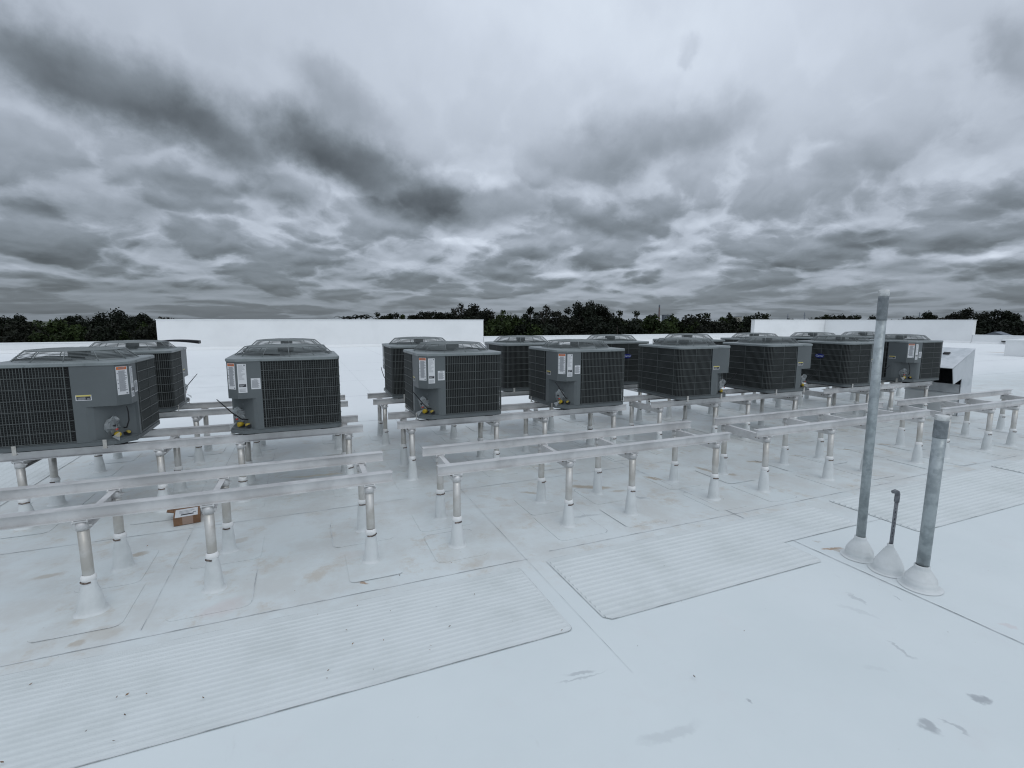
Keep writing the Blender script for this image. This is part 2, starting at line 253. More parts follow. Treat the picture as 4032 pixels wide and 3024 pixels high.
mat('glass_dark', (.05, .06, .07), .2)
mat('leaf_litter', (.16, .08, .03), .8, build=vary((.22, .12, .05), (.05, .035, .025), 9, 2))
mat('facade_wall', (.45, .45, .43), .8, build=vary((.47, .46, .44), (.41, .41, .39), .8, 4))

# ------------------------------------------------------------------ mesh builder
class MB:
    def __init__(s): s.v = []; s.f = []; s.m = []; s.sm = []
    def add(s, vs, fs, m=0, sm=False):
        b = len(s.v); s.v += [tuple(p) for p in vs]
        for f in fs: s.f.append(tuple(i+b for i in f)); s.m.append(m); s.sm.append(sm)
    def box(s, x0, x1, y0, y1, z0, z1, m=0, bot=True):
        vs = [(x0,y0,z0),(x1,y0,z0),(x1,y1,z0),(x0,y1,z0),(x0,y0,z1),(x1,y0,z1),(x1,y1,z1),(x0,y1,z1)]
        fs = [(4,5,6,7),(0,1,5,4),(1,2,6,5),(2,3,7,6),(3,0,4,7)]+([(0,3,2,1)] if bot else [])
        s.add(vs, fs, m)
    def obox(s, c, ex, ey, ez, m=0):       # oriented box: centre and three half-axes
        c = Vector(c); ex = Vector(ex); ey = Vector(ey); ez = Vector(ez)
        vs = [c+ex*a+ey*b+ez*d for d in (-1,1) for a, b in ((-1,-1),(1,-1),(1,1),(-1,1))]
        s.add(vs, [(4,5,6,7),(0,1,5,4),(1,2,6,5),(2,3,7,6),(3,0,4,7),(0,3,2,1)], m)
    def tube(s, pts, r, n=12, m=0, cap=True, sm=True):
        pts = [Vector(p) for p in pts]; k = len(pts); rs = r if isinstance(r, (list, tuple)) else [r]*k
        d0 = (pts[1]-pts[0]).normalized(); a = Vector((0,0,1)) if abs(d0.z) < .9 else Vector((1,0,0))
        u = d0.cross(a).normalized(); vs = []
        for i, p in enumerate(pts):
            d = (pts[min(i+1,k-1)]-pts[max(i-1,0)]).normalized()
            u = (u-d*u.dot(d)).normalized(); w = d.cross(u)
            for j in range(n):
                t = 2*PI*j/n; vs.append(p+(u*math.cos(t)+w*math.sin(t))*rs[i])
        fs = [(i*n+j, i*n+(j+1)%n, (i+1)*n+(j+1)%n, (i+1)*n+j) for i in range(k-1) for j in range(n)]
        s.add(vs, fs, m, sm)
        if cap:
            b = len(s.v)-k*n
            s.f.append(tuple(b+j for j in reversed(range(n)))); s.m.append(m); s.sm.append(False)
            s.f.append(tuple(b+(k-1)*n+j for j in range(n))); s.m.append(m); s.sm.append(False)
    def lathe(s, prof, c=(0,0,0), n=24, m=0, sm=True, ox=0.0, oy=0.0, wob=0.0, seed=0):
        rnd = random.Random(seed); vs = []; zmax = max(p[1] for p in prof) or 1
        w = [1+wob*math.sin(3*2*PI*j/n+seed)+wob*rnd.uniform(-.6,.6) for j in range(n)]
        for (r, z) in prof:
            for j in range(n):
                t = 2*PI*j/n; rr = r*(1+(w[j]-1)*(1-z/zmax))
                vs.append((c[0]+rr*math.cos(t)+ox*z, c[1]+rr*math.sin(t)+oy*z, c[2]+z))
        fs = [(i*n+j, i*n+(j+1)%n, (i+1)*n+(j+1)%n, (i+1)*n+j) for i in range(len(prof)-1) for j in range(n)]
        s.add(vs, fs, m, sm)
    def prism(s, poly, z0, z1, m=0, bot=True, mt=None):
        n = len(poly); vs = [(x,y,z0) for x, y in poly]+[(x,y,z1) for x, y in poly]
        s.add(vs, [(i,(i+1)%n,n+(i+1)%n,n+i) for i in range(n)], m)
        s.add([(x,y,z1) for x, y in poly], [tuple(range(n))], m if mt is None else mt)
        if bot: s.add([(x,y,z0) for x, y in poly], [tuple(reversed(range(n)))], m)
    def build(s, name, mats, parent=None, loc=None):
        me = bpy.data.meshes.new(name); me.from_pydata(s.v, [], s.f)
        for mm in (mats if isinstance(mats, (list, tuple)) else [mats]): me.materials.append(MATS[mm])
        me.polygons.foreach_set('material_index', s.m); me.polygons.foreach_set('use_smooth', s.sm); me.update()
        o = bpy.data.objects.new(name, me); COL.objects.link(o)
        if parent: o.parent = parent
        if loc: o.location = loc
        return o
def empty(name, loc=(0,0,0), rz=0.0):
    o = bpy.data.objects.new(name, None); o.empty_display_size = .2; COL.objects.link(o); o.location = loc; o.rotation_euler = (0,0,rz); return o
def tag(o, label=None, cat=None, group=None, kind=None):
    if label: o['label'] = label
    if cat: o['category'] = cat
    if group: o['group'] = group
    if kind: o['kind'] = kind
    return o
def copy_tree(o, parent=None):
    kids = list(o.children); c = o.copy(); COL.objects.link(c)
    if parent: c.parent = parent
    for k in kids: copy_tree(k, c)
    return c
rnd = random.Random(11)

# ------------------------------------------------------------------ setting: ground and roof
gr = MB(); gr.add([(-3000,-3000,-9),(3000,-3000,-9),(3000,3000,-9),(-3000,3000,-9)], [(0,1,2,3)])
tag(gr.build('ground', 'grass'), kind='structure')

RX0, RX1, RY0, RY1 = -46.0, 49.6, -14.0, 35.0
rf = MB()
rf.add([(RX0,RY0,0),(RX1,RY0,0),(RX1,RY1,0),(RX0,RY1,0)], [(0,1,2,3)], 0)
rf.add([(RX0,RY0,-9),(RX1,RY0,-9),(RX1,RY1,-9),(RX0,RY1,-9),(RX0,RY0,0),(RX1,RY0,0),(RX1,RY1,0),(RX0,RY1,0)], [(0,1,5,4),(1,2,6,5),(2,3,7,6),(3,0,4,7)], 2)
def seam(pts, w=.007, z=.0035, m=1):
    for (a, b) in zip(pts[:-1], pts[1:]):
        a = Vector((a[0],a[1],z)); b = Vector((b[0],b[1],z)); d = (b-a).normalized(); q = Vector((-d.y,d.x,0))*w/2
        rf.add([a-q,b-q,b+q,a+q], [(0,1,2,3)], m)
# sheet seams of the membrane (run across the rails) and lap seams
for x in (3.64, 1.48, -.95, 6.05, 8.45, 10.9, 13.3, 15.8, 18.2): 
    y0 = -14 if x in (3.64, 1.48) else 3.3
    if x == 1.48: seam([(x, 1.9), (x, 3.2)], .0018)
    seam([(x, max(y0, 3.2) if x == 1.48 else y0), (x, 35)], .0035 if x != 3.64 else .008)
for y in (9.0, 12.1, 15.2, 18.3, 21.4): seam([(-46, y), (49, y)], .012)
for (x0, x1, y) in ((-6, 1.5, 3.22), (1.7, 6.0, 3.27), (6.1, 14, 3.3), (3.64, 6.3, 2.665), (5.6, 9.0, 4.9), (-3, .9, 4.85), (1.2, 4.4, 4.9), (9.0, 14, 4.85)): seam([(x0,y),(x1,y)], .006)
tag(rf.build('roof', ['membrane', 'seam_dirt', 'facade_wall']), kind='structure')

def prect(x0, x1, y0, y1, r=.05):
    out = []
    for cx_, cy_, a0 in ((x1-r,y0+r,-90),(x1-r,y1-r,0),(x0+r,y1-r,90),(x0+r,y0+r,180)):
        for k in range(5): t = R(a0+k*22.5); out.append((cx_+r*math.cos(t), cy_+r*math.sin(t)))
    return out

# ------------------------------------------------------------------ parapets and screen walls
def wall_obj(name, segs, label, cat, group=None, grime=True):
    """segs: list of (x0,x1,y0,y1,z1); builds wall with coping and base cant"""
    b = MB()
    for (x0,x1,y0,y1,z1, cx_, cy_) in segs:
        b.box(x0,x1,y0,y1,0,z1)
        b.box(x0-.03,x1+.03,y0-.03,y1+.03,z1+.002,z1+.05,1)
        # cant strip towards the roof
        if cy_: b.add([(x0,y0,.16),(x1,y0,.16),(x1,y0-.2,.004),(x0,y0-.2,.004)], [(0,3,2,1)], 0)
        if cx_: b.add([(x0,y0,.16),(x0,y1,.16),(x0-.2,y1,.004),(x0-.2,y0,.004)], [(0,1,2,3)], 0)
    return tag(b.build(name, ['parapet_paint', 'membrane_trim']), label, cat, group)
wall_obj('screen_wall', [(-7.72, 12.25, 34.4, 34.8, 1.755, 0, 1)], 'long white rooftop screen wall behind the units at the left', 'wall', 'tall white screen walls')
wall_obj('screen_wall', [(39.4, 49.6, 34.4, 34.8, 1.80, 0, 1), (49.2, 49.6, 22.2, 34.39, 1.799, 1, 0)], 'tall white rooftop wall behind the tall galvanised pipe at the right', 'wall', 'tall white screen walls')
wall_obj('parapet', [(-46, -7.75, 34.4, 34.8, .50, 0, 1)], 'low white parapet at the far left, ending at the long screen wall', 'parapet', 'low white parapets')
wall_obj('parapet', [(12.28, 39.37, 34.4, 34.8, .53, 0, 1)], 'low white parapet running between the two tall white walls', 'parapet', 'low white parapets')
wall_obj('parapet', [(49.2, 49.6, -14, 22.17, .62, 1, 0)], 'low white parapet at the right edge, beyond the sheet metal hood', 'parapet', 'low white parapets')
b = MB(); b.box(49.05, 49.19, 19.3, 20.3, .17, .26, 0); b.box(49.0, 49.05, 19.2, 20.4, .15, .17, 1); b.box(49.0,49.05,19.2,20.4,.26,.28,1)
tag(b.build('scupper', ['black', 'membrane_trim']), 'small dark scupper slot at the foot of the right parapet', 'scupper')
b = MB(); b.prism(prect(33.2, 35.6, 11.0, 13.6, .1), .003, .78, 0); b.prism(prect(33.1, 35.7, 10.9, 13.7, .1), .782, .84, 0)
tag(b.build('roof_curb', ['parapet_paint']), 'low white capped roof curb cut off by the right edge of the photo', 'curb')

# ------------------------------------------------------------------ walkway pads
def pad(outline, ribs, axis, label, h=.0048):
    """ribbed walkway pad; ribs = (lo, hi, along0, along1, pitch) boxes clipped by a function"""
    root = MB(); root.prism(outline, .001, .006, 0, bot=False, mt=0)
    n = len(outline)
    for i in range(n):      # dirt gathered along the edge
        a = Vector(outline[i]).to_3d(); c = Vector(outline[(i+1)%n]).to_3d(); d = (c-a)
        if d.length < .002: continue
        d.normalize(); q = Vector((d.y,-d.x,0)); z = Vector((0,0,.0045))
        root.add([a+z,c+z,c+q*.0045+z,a+q*.0045+z], [(0,3,2,1)], 1)
    for (p0, p1, a0, a1) in ribs:
        w = p1-p0; e = w*.3
        if axis == 'x': vs = [(a0,p0,.006),(a1,p0,.006),(a1,p0+e,.006+h),(a0,p0+e,.006+h),(a1,p1-e,.006+h),(a0,p1-e,.006+h),(a1,p1,.006),(a0,p1,.006)]
        else: vs = [(p1,a0,.006),(p1,a1,.006),(p1-e,a1,.006+h),(p1-e,a0,.006+h),(p0+e,a1,.006+h),(p0+e,a0,.006+h),(p0,a1,.006),(p0,a0,.006)]
        root.add(vs, [(0,1,2,3),(3,2,4,5),(5,4,6,7),(0,3,5,7),(1,6,4,2)], 0)
    return tag(root.build('walkway_pad', ['pad', 'seam_dirt']), label, 'walkway pad', 'ribbed white walkway pads')
def ribs(lo, hi, a0, a1, pitch=.0535, frac=.62):
    out = []; y = lo+.02
    while y+pitch*frac < hi-.01: out.append((y, y+pitch*frac, a0+.012, a1-.012)); y += pitch
    return out
pad(prect(-4.2, 1.375, 2.33, 3.12, .035), ribs(2.33, 3.12, -4.2, 1.375, .041), 'x', 'longest ribbed walkway pad, lying across the lower left of the roof', h=.0026)
o2 = [(1.645,2.33),(3.50,2.33),(3.53,2.36),(3.53,2.665),(4.45,2.665),(4.48,2.70),(4.48,3.12),(4.45,3.15),(1.64,3.15),(1.605,3.12),(1.605,2.37)]
pad(o2, [(a,b_,c,(3.53-.012 if a < 2.66 else 4.48-.012)) for a,b_,c,d in ribs(2.33, 3.15, 1.605, 4.48, .055)], 'x', 'ribbed walkway pad with a notched corner, left of the three standing pipes')
pad(prect(4.785, 7.62, 2.36, 3.16, .035), ribs(2.36, 3.16, 4.785, 7.62, .055), 'x', 'ribbed walkway pad running out right behind the thick short pipe')
pad(prect(7.80, 10.6, 2.38, 3.18, .035), ribs(2.38, 3.18, 7.8, 10.6, .055), 'x', 'ribbed walkway pad at the right edge, beyond the pad behind the pipes')
pad(prect(-3.6, -2.78, 5.2, 8.2, .035), ribs(-3.6, -2.78, 5.2, 8.2, .09), 'y', 'ribbed walkway pad seen under the leftmost cooling unit')

# ------------------------------------------------------------------ equipment stands
OFF = (.16, 1.17, 1.83, 2.85)
def make_rail(parent, y, xa, xb):
    b = MB(); L = xb-xa; z0, z1 = .600, .675; h = .032
    h2 = .010
    prof = [(-h,z0),(h,z0),(h,z0+.006),(-h2+.006,z0+.007),(-h2+.006,z1-.007),(h,z1-.006),(h,z1),(-h,z1),(-h,z1-.005),(-h2,z1-.007),(-h2,z0+.007),(-h,z0+.005)]
    n = len(prof); vs = [(xa,y+p,z) for p,z in prof]+[(xb,y+p,z) for p,z in prof]
    b.add(vs, [(i,(i+1)%n,n+(i+1)%n,n+i) for i in range(n)])
    for off, rev in ((0, False), (n, True)):
        for q in ((0,1,2,11),(3,4,9,10),(5,6,7,8),(2,3,10,11),(4,5,8,9)):
            b.f.append(tuple((off+k) for k in (q if rev else reversed(q)))); b.m.append(0); b.sm.append(False)
    return b.build('rail', 'rail_metal', parent)
def make_leg(parent, x, y, front, rb, zb, seed):
    r_ = random.Random(seed)
    lx, ly = r_.uniform(-.006,.006), r_.uniform(-.006,.006)
    b = MB(); b.tube([(x+lx,y+ly,.05),(x,y,.585)], .0302, 18)
    leg = b.build('leg', 'leg_metal', parent)
    b = MB(); b.box(x-.040,x+.040,y-.036,y+.036,.588,.598); b.tube([(x,y,.535),(x,y,.585)], .0355, 18)
    for s_ in (-1, 1): b.tube([(x+s_*.034,y-.030,.58),(x+s_*.034,y-.030,.604)], .005, 8)
    b.box(x+.033,x+.048,y-.010,y+.010,.552,.564)
    b.build('saddle_bracket', 'rail_metal', leg)
    b = MB(); fl = .028
    b.lathe([(rb+.018,.0034),(rb+.015,.0045),(rb+.006,.008),(rb,.02),(rb*.96,.05),(rb*.60+.0145,zb*.55),(.0375,zb-.03),(.0365,zb-.004),(.031,zb)], (x,y,0), 26, 0, wob=.035, seed=seed)
    b.build('flashing_boot', 'boot_membrane', leg)
    b = MB(); a0 = r_.uniform(3.4,4.6); a1 = a0+r_.uniform(1.1,2.6); ring = []
    for k in range(9):
        t = a0+(a1-a0)*k/8; ring.append((x+math.cos(t)*.0385, y+math.sin(t)*.0385, zb-.012+r_.uniform(-.002,.002)))
    b.tube(ring, .0055, 6); b.build('clamp', 'rust', leg)
    b = MB(); b.lathe([(.0365,0),(.040,.008),(.039,.022),(.033,.034),(.0305,.036)], (x,y,zb-.004), 16, 0, wob=.08, seed=seed+5); b.build('sealant_collar', 'caulk', leg)
    # square target patch under the boot
    sx_, s2 = r_.uniform(.17,.24), r_.uniform(.22,.28); dx, dy = r_.uniform(-.02,.02), r_.uniform(-.05,.02)
    b = MB(); ol = prect(x-sx_+dx, x+sx_+dx, y-s2+dy, y+s2+dy, .05); b.prism(ol, .0005, .0032, 0, bot=False)
    n = len(ol)
    i0 = r_.randrange(n); span = r_.randrange(3, 9)
    for k in range(span):
        i = (i0+k) % n; a = Vector(ol[i]).to_3d(); c = Vector(ol[(i+1)%n]).to_3d(); d = c-a
        if d.length < .001: continue
        d.normalize(); q = Vector((d.y,-d.x,0)); z = Vector((0,0,.0052))
        b.add([a+z,c+z,c+q*.0045+z,a+q*.0045+z], [(0,3,2,1)], 1)
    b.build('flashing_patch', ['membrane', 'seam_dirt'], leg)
    return leg
def stand(y0, y1, xa0, xb0, xa1, xb1, label, rbs, group, seed):
    root = empty('equipment_stand', (xa0, y0, 0)); bpy.context.view_layer.update()
    ox, oy = xa0, y0
    tag(root, label, 'equipment stand', group)
    r_ = random.Random(seed)
    make_rail(root, y0-oy, xa0-ox, xb0-ox); make_rail(root, y1-oy, xa1-ox, xb1-ox)
    for i, of in enumerate(OFF):
        xf = xa0+of+r_.uniform(-.008,.008); xk = xa1+of+r_.uniform(-.01,.02)
        zf = r_.uniform(.205,.245); zk = r_.uniform(.20,.25)
        make_leg(root, xf-ox, y0-oy, True, rbs[i], zf, seed*10+i)
        make_leg(root, xk-ox, y1-oy, False, max(.05, rbs[i]-.01), zk, seed*10+i+5)
        # cross channel under the two rails, left of the legs
        b = MB(); xc = (xf+xk)/2-ox; w = .020; za, zb = .520, .594
        ya, yb = y0-oy-.02, y1-oy+.045
        sk = (xk-xf)/2
        def pt(dx, yy, z): return (xc+dx+sk*(-1 if yy < (y1-y0)/2 else 1), yy, z)
        for (d0, d1, e0, e1) in ((-w,-w+.004,za,zb), (-w,w,za-.004,za), (-w,w,zb,zb+.004)):
            b.add([pt(d0,ya,e0),pt(d1,ya,e0),pt(d1,yb,e0),pt(d0,yb,e0),pt(d0,ya,e1),pt(d1,ya,e1),pt(d1,yb,e1),pt(d0,yb,e1)], [(4,5,6,7),(0,1,5,4),(1,2,6,5),(2,3,7,6),(3,0,4,7),(0,3,2,1)])
        for yy in (ya+.10, ya+.14): b.tube([pt(-w-.007,yy,.56),pt(-w,yy,.56)], .007, 8, m=1)
        b.build('cross_channel', ['rail_metal', 'rust'], root)
    return root
BIG = (.076, .072, .058, .053)
S5 = (.056,)*4
ST = [
 (3.655, 4.245, -2.45, .570, -2.45, .585, 'empty aluminium stand in the lower left foreground, its bare rails nearest the viewer', BIG, 'bare'),
 (3.650, 4.245, .915, 3.930, .930, 3.965, 'empty aluminium stand in the middle foreground, before two units with orange labels', S5, 'bare'),
 (3.625, 4.240, 4.270, 7.270, 4.325, 7.380, 'empty aluminium stand crossed by the tall thin galvanised pipe', S5, 'bare'),
 (3.620, 4.240, 7.540, 10.56, 7.705, 10.73, 'empty aluminium stand at the far right, above the thick short pipe', S5, 'bare'),
 (5.440, 6.020, -2.45, .555, -2.46, .560, 'stand at the left carrying the two largest looking front row cooling units', (.07,.07,.066,.062), 'loaded'),
 (5.440, 6.020, .920, 3.960, .910, 3.960, 'stand right of the wide gap carrying two front units with orange labels', S5, 'loaded'),
 (5.430, 6.010, 4.365, 7.340, 4.330, 7.350, 'stand carrying the first two front units right of centre, left of the tall pipe', S5, 'loaded'),
 (5.410, 6.000, 7.830, 10.83, 7.830, 10.84, 'stand at the right behind the tall pipe, ending beside the sheet metal hood', S5, 'loaded'),
 (7.150, 7.760, -2.45, .540, -2.45, .550, 'back left stand, its rails showing between the two leftmost front units', S5, 'loaded'),
 (7.150, 7.760, .880, 3.900, .875, 3.910, 'back stand whose left rail ends and legs show in the wide gap', S5, 'loaded'),
 (7.150, 7.760, 4.330, 7.350, 4.330, 7.350, 'back stand mostly hidden behind the first two front units right of centre', S5, 'loaded'),
 (7.150, 7.760, 7.830, 10.85, 7.830, 10.85, 'back stand hidden behind the pair of units at the tall pipe', S5, 'loaded'),
 (7.150, 7.760, 11.20, 14.20, 11.20, 14.20, 'back stand under the farthest unit at the right, left of the sheet metal hood', S5, 'loaded'),
]
for k, (a, b_, c, d, e, f, lab, rb, gp) in enumerate(ST):
    stand(a, b_, c, d, e, f, lab, rb, 'bare stands with nothing on them' if gp == 'bare' else 'stands carrying cooling units', 31+k)

# ------------------------------------------------------------------ condenser units
H = .485; PA, PB, CC, RC = .395, .285, .085, .085
def outline(off=0.0, c=CC, seg=7):
    h = H+off; r = RC+off; cc = c+off*.4; pts = [(-h, -h+cc), (-h+cc, -h)]
    for cx_, cy_, a0 in ((h-r,-h+r,-90),(h-r,h-r,0),(-h+r,h-r,90)):
        for k in range(seg+1): t = R(a0+90*k/seg); pts.append((cx_+r*math.cos(t), cy_+r*math.sin(t)))
    return pts          # counter-clockwise, starts at the service corner chamfer
def coil_path(off):
    pts = [(-H+PB, -H-off)]
    h = H+off; r = RC+off
    for cx_, cy_, a0 in ((h-r,-h+r,-90),(h-r,h-r,0),(-h+r,h-r,90)):
        for k in range(9): t = R(a0+90*k/8); pts.append((cx_+r*math.cos(t), cy_+r*math.sin(t)))
    pts.append((-h, -H+PA)); return pts
def resample(pts, step):
    out = [Vector(pts[0]).to_3d()]; acc = 0.0; nx = step; tot = 0.0
    for a, b_ in zip(pts[:-1], pts[1:]):
        a = Vector(a).to_3d(); b_ = Vector(b_).to_3d(); L = (b_-a).length
        while nx <= tot+L: out.append(a+(b_-a)*((nx-tot)/L)); nx += step
        tot += L
    return out, tot
ZG0, ZG1, ZL = .058, .716, .742
def label_plate(b, p, u, w, h, kind):
    """p = lower-left corner on the panel, u = unit vector along it (outward normal = u x z)"""
    u = Vector(u); z = Vector((0,0,1)); n = u.cross(z).normalized(); p = Vector(p)
    def q(a0, a1, z0, z1, t, m):
        c = p+u*((a0+a1)/2)+z*((z0+z1)/2)+n*(t/2); b.obox(c, u*(a1-a0)/2, n*(t/2), z*(z1-z0)/2, m)
    q(0, w, 0, h, .0016, 0)
    rr = random.Random(int(w*1000)+int(h*1000))
    if kind == 'warning':
        q(.004, w-.004, h-.028, h-.003, .0022, 1)
        q(w*.22, w*.8, h-.019, h-.010, .0026, 2)
        y = h-.036
        while y > .03: q(w*.2, w*rr.uniform(.7,.95), y-.0035, y, .0022, 2); y -= .0058
        for yy in (h*.78, h*.55, h*.42, h*.25): q(.006, .014, yy-.008, yy, .0022, 2)
        q(w-.022, w-.008, .006, .018, .0022, 2)
    elif kind == 'spec':
        y = h-.012
        while y > h*.44: q(.008, w*rr.uniform(.4,.92), y-.002, y, .0022, 2); y -= .008
        q(w*.72, w*.9, h-.02, h-.006, .0026, 2); q(w*.1, w*.9, h*.20, h*.30, .0022, 3)
        for k in range(3): q(w*.16, w*(.8-.15*k), h*(.275-.022*k)-.002, h*(.275-.022*k), .0026, 0)
        for k in range(3): q(.008, w*.85, .012+.011*k, .016+.011*k, .0022, 2)
    elif kind == 'small':
        q(w*.3, w*.7, h-.012, h-.007, .0022, 2); y = h-.02
        while y > .012: q(w*.08, w*rr.uniform(.7,.92), y-.0035, y, .0022, 2); y -= .0062
    elif kind == 'danger':
        q(.003, w-.003, h-.012, h-.001, .0022, 4); q(.006, w-.006, .005, h-.013, .0022, 3)
        for k in range(3): q(.014, w*.62, .010+.007*k, .012+.007*k, .0026, 0)
        q(w*.72, w*.88, .008, .02, .0026, 2)
LM = ['label_white', 'label_orange', 'label_print', 'label_dark', 'label_yellow']
def make_unit():
    root = empty('condenser_unit')
    # base pan
    b = MB(); ol = outline(.004, c=.12)
    b.prism(ol, .012, .044, 0)
    b.prism(outline(-.004, c=.12), .044, .056, 0)
    b.prism(outline(-.05, c=.15), -.004, .012, 1)
    b.tube([(-H+.10,-H+.085,.03),(-H+.09,-H+.075,.03)], .006, 8, m=1)
    pan = b.build('base_pan', ['unit_paint', 'black'], root)
    for (x, y) in ((-.34,-.36),(.34,-.36),(-.34,.30),(.34,.30)):
        b = MB(); b.box(x-.05,x+.05,y-.04,y+.04,-.0145,-.0045); b.build('rubber_foot', 'rubber', root)
    for (x, y) in ((-H-.008,-H+.20),(-H-.008,H-.16),(H+.008,-H+.16),(H+.008,H-.16)):
        b = MB(); b.box(x-.0025,x+.0025,y-.014,y+.014,-.014,.062); b.box(x-.012 if x < 0 else x-.03, x+.03 if x < 0 else x+.012, y-.014, y+.014, -.0145, -.011)
        b.tube([(x-.006,y,.048),(x+.006,y,.048)], .007, 8); b.build('mounting_strap', 'leg_metal', root)
    # coil
    b = MB(); pth = coil_path(-.020); n = len(pth)
    b.add([(x,y,.056) for x,y in pth]+[(x,y,.722) for x,y in pth], [(i,i+1,n+i+1,n+i) for i in range(n-1)], 0)
    b.build('coil', 'coil_fins', root)
    # guard: wires following the coil path
    b = MB(); P, tot = resample(coil_path(0.0), .0205); z = Vector((0,0,1))
    def tang(i): d = P[min(i+1,len(P)-1)]-P[max(i-1,0)]; return d.normalized()
    for i in range(1, len(P)-1):
        t = tang(i); nn = Vector((t.y,-t.x,0)); w = .0019; big = (i % 17 == 0) or i in (1, len(P)-2)
        if big: w = .0034
        c = P[i]+z*(ZG0+ZG1)/2+nn*(.003 if big else 0); b.obox(c, t*w, nn*w, z*(ZG1-ZG0)/2)
    for k, zz in enumerate([ZG0+.006]+[ZG0+(ZG1-ZG0)*j/7 for j in range(1,7)]+[ZG1-.006]):
        Q, _ = resample(coil_path(.004), .03); Q.append(Vector(coil_path(.004)[-1]).to_3d())
        b.tube([q+z*zz for q in Q], .0029, 4, sm=False)
    b.build('coil_guard', 'guard_wire', root)
    # corner posts at both coil ends
    # service panel
    b = MB(); h = H; z0, zb, z1 = .046, .357, .716
    A = (-h, -h+PA); E1 = (-h, -h+CC); E2 = (-h+CC, -h); B_ = (-h+PB, -h)
    RA = (-h, -h+.31); RB = (-h+.235, -h)
    def wall(p, q, a, c, m=0): b.add([(p[0],p[1],a),(q[0],q[1],a),(q[0],q[1],c),(p[0],p[1],c)], [(0,1,2,3)], m)
    wall(A, RA, z0, zb); wall(A, E1, zb, z1); wall(E1, E2, zb, z1); wall(E2, B_, zb, z1); wall(RB, B_, z0, zb)
    q1 = (-h+.018,-h+.262); q2 = (-h+.085,-h+.165); q3 = (-h+.145,-h+.085); q4 = (-h+.205,-h+.014)
    for p_, r_ in zip((RA,q1,q2,q3,q4), (q1,q2,q3,q4,RB)): wall(p_, r_, z0, zb)
    b.add([(p[0],p[1],zb) for p in (RA, E1, E2, RB, q4, q3, q2, q1)], [(7,6,5,4,3,2,1,0)], 0)
    wall(B_, (B_[0],B_[1]+.03), z0, z1); wall((A[0]+.03,A[1]), A, z0, z1)
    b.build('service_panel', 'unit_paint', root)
    s2 = math.sqrt(.5)
    b = MB(); label_plate(b, (E1[0]+.013*s2, E1[1]-.013*s2, .447), (s2,-s2,0), .090, .250, 'warning'); b.build('warning_label', LM, root)
    b = MB(); label_plate(b, (E2[0]+.008, E2[1], .415), (1,0,0), .072, .275, 'spec'); b.build('rating_label', LM, root)
    b = MB(); label_plate(b, (E2[0]+.113, E2[1], .445), (1,0,0), .078, .105, 'small'); b.build('notice_label', LM, root)
    b = MB(); label_plate(b, (A[0], A[1]-.025, .415), (0,-1,0), .11, .048, 'danger'); b.build('caution_label', LM, root)
    # lid
    b = MB(); ol = outline(.007, seg=9); rh = .437
    def inset(pts, f): return [(x*(1-f), y*(1-f)) for x, y in pts]
    rings = [[(x,y,.713) for x,y in ol], [(x,y,.736) for x,y in ol], [(x,y,.742) for x,y in inset(ol,.012)]]
    def hole(z, r): return [(r*x/math.hypot(x,y), r*y/math.hypot(x,y), z) for x,y in ol]
    # densify so that the hole stays round
    def dens(pts, k=6):
        out = []
        for i in range(len(pts)):
            a = pts[i]; c = pts[(i+1)%len(pts)]; L = math.hypot(a[0]-c[0], a[1]-c[1]); kk = max(1, int(L/.06))
            for j in range(kk): out.append((a[0]+(c[0]-a[0])*j/kk, a[1]+(c[1]-a[1])*j/kk))
        return out
    ol = dens(ol)
    rings = [[(x,y,.713) for x,y in ol], [(x,y,.736) for x,y in ol], [(x,y,.742) for x,y in inset(ol,.012)], hole(.746,.452), hole(.757,.440), hole(.752,rh), hole(.62,.425)]
    N = len(ol); vs = [p for r_ in rings for p in r_]
    b.add(vs, [(i*N+j, i*N+(j+1)%N, (i+1)*N+(j+1)%N, (i+1)*N+j) for i in range(len(rings)-1) for j in range(N)], 0)
    b.add([(0.425*math.cos(2*PI*j/32), .425*math.sin(2*PI*j/32), .50) for j in range(32)], [tuple(range(32))], 1)
    for (x, y) in ((-.2,-H-.0065),(.25,-H-.0065),(-H-.0065,.2),(-H-.0065,-.2),(H+.0065,0),(0,H+.0065)): b.obox((x,y,.724), (.006,0,0), (0,.006,0), (0,0,.006), 0)
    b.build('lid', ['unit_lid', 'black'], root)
    # fan, motor, guard
    b = MB(); b.tube([(0,0,.765),(0,0,.832)], .070, 20); b.tube([(0,0,.832),(0,0,.842)], .06, 20); b.obox((.03,-.055,.80),(.05,0,0),(0,.018,0),(0,0,.022))
    mot = b.build('fan_motor', 'unit_paint', root)
    b = MB(); b.tube([(0,0,.70),(0,0,.765)], .05, 16)
    for k in range(3):
        a = 2*PI*k/3; vs = []
        for j, rr_ in enumerate((.05,.14,.24,.33,.405)):
            wd = .055+.10*j/4; t0 = a-wd/max(rr_,.12)*.9; t1 = a+wd/max(rr_,.12)*.9
            vs += [(rr_*math.cos(t0), rr_*math.sin(t0), .690), (rr_*math.cos(t1), rr_*math.sin(t1), .745)]
        b.add(vs, [(2*j,2*j+2,2*j+3,2*j+1) for j in range(4)])
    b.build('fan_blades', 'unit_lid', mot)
    b = MB(); prof = []
    for k in range(8): t = k/7; prof.append((.447-.085*t, .752+.080*t))
    r_ = .350
    while r_ > .085: prof.append((r_, .835+.014*(1-(r_/.35)**2))); r_ -= .0135
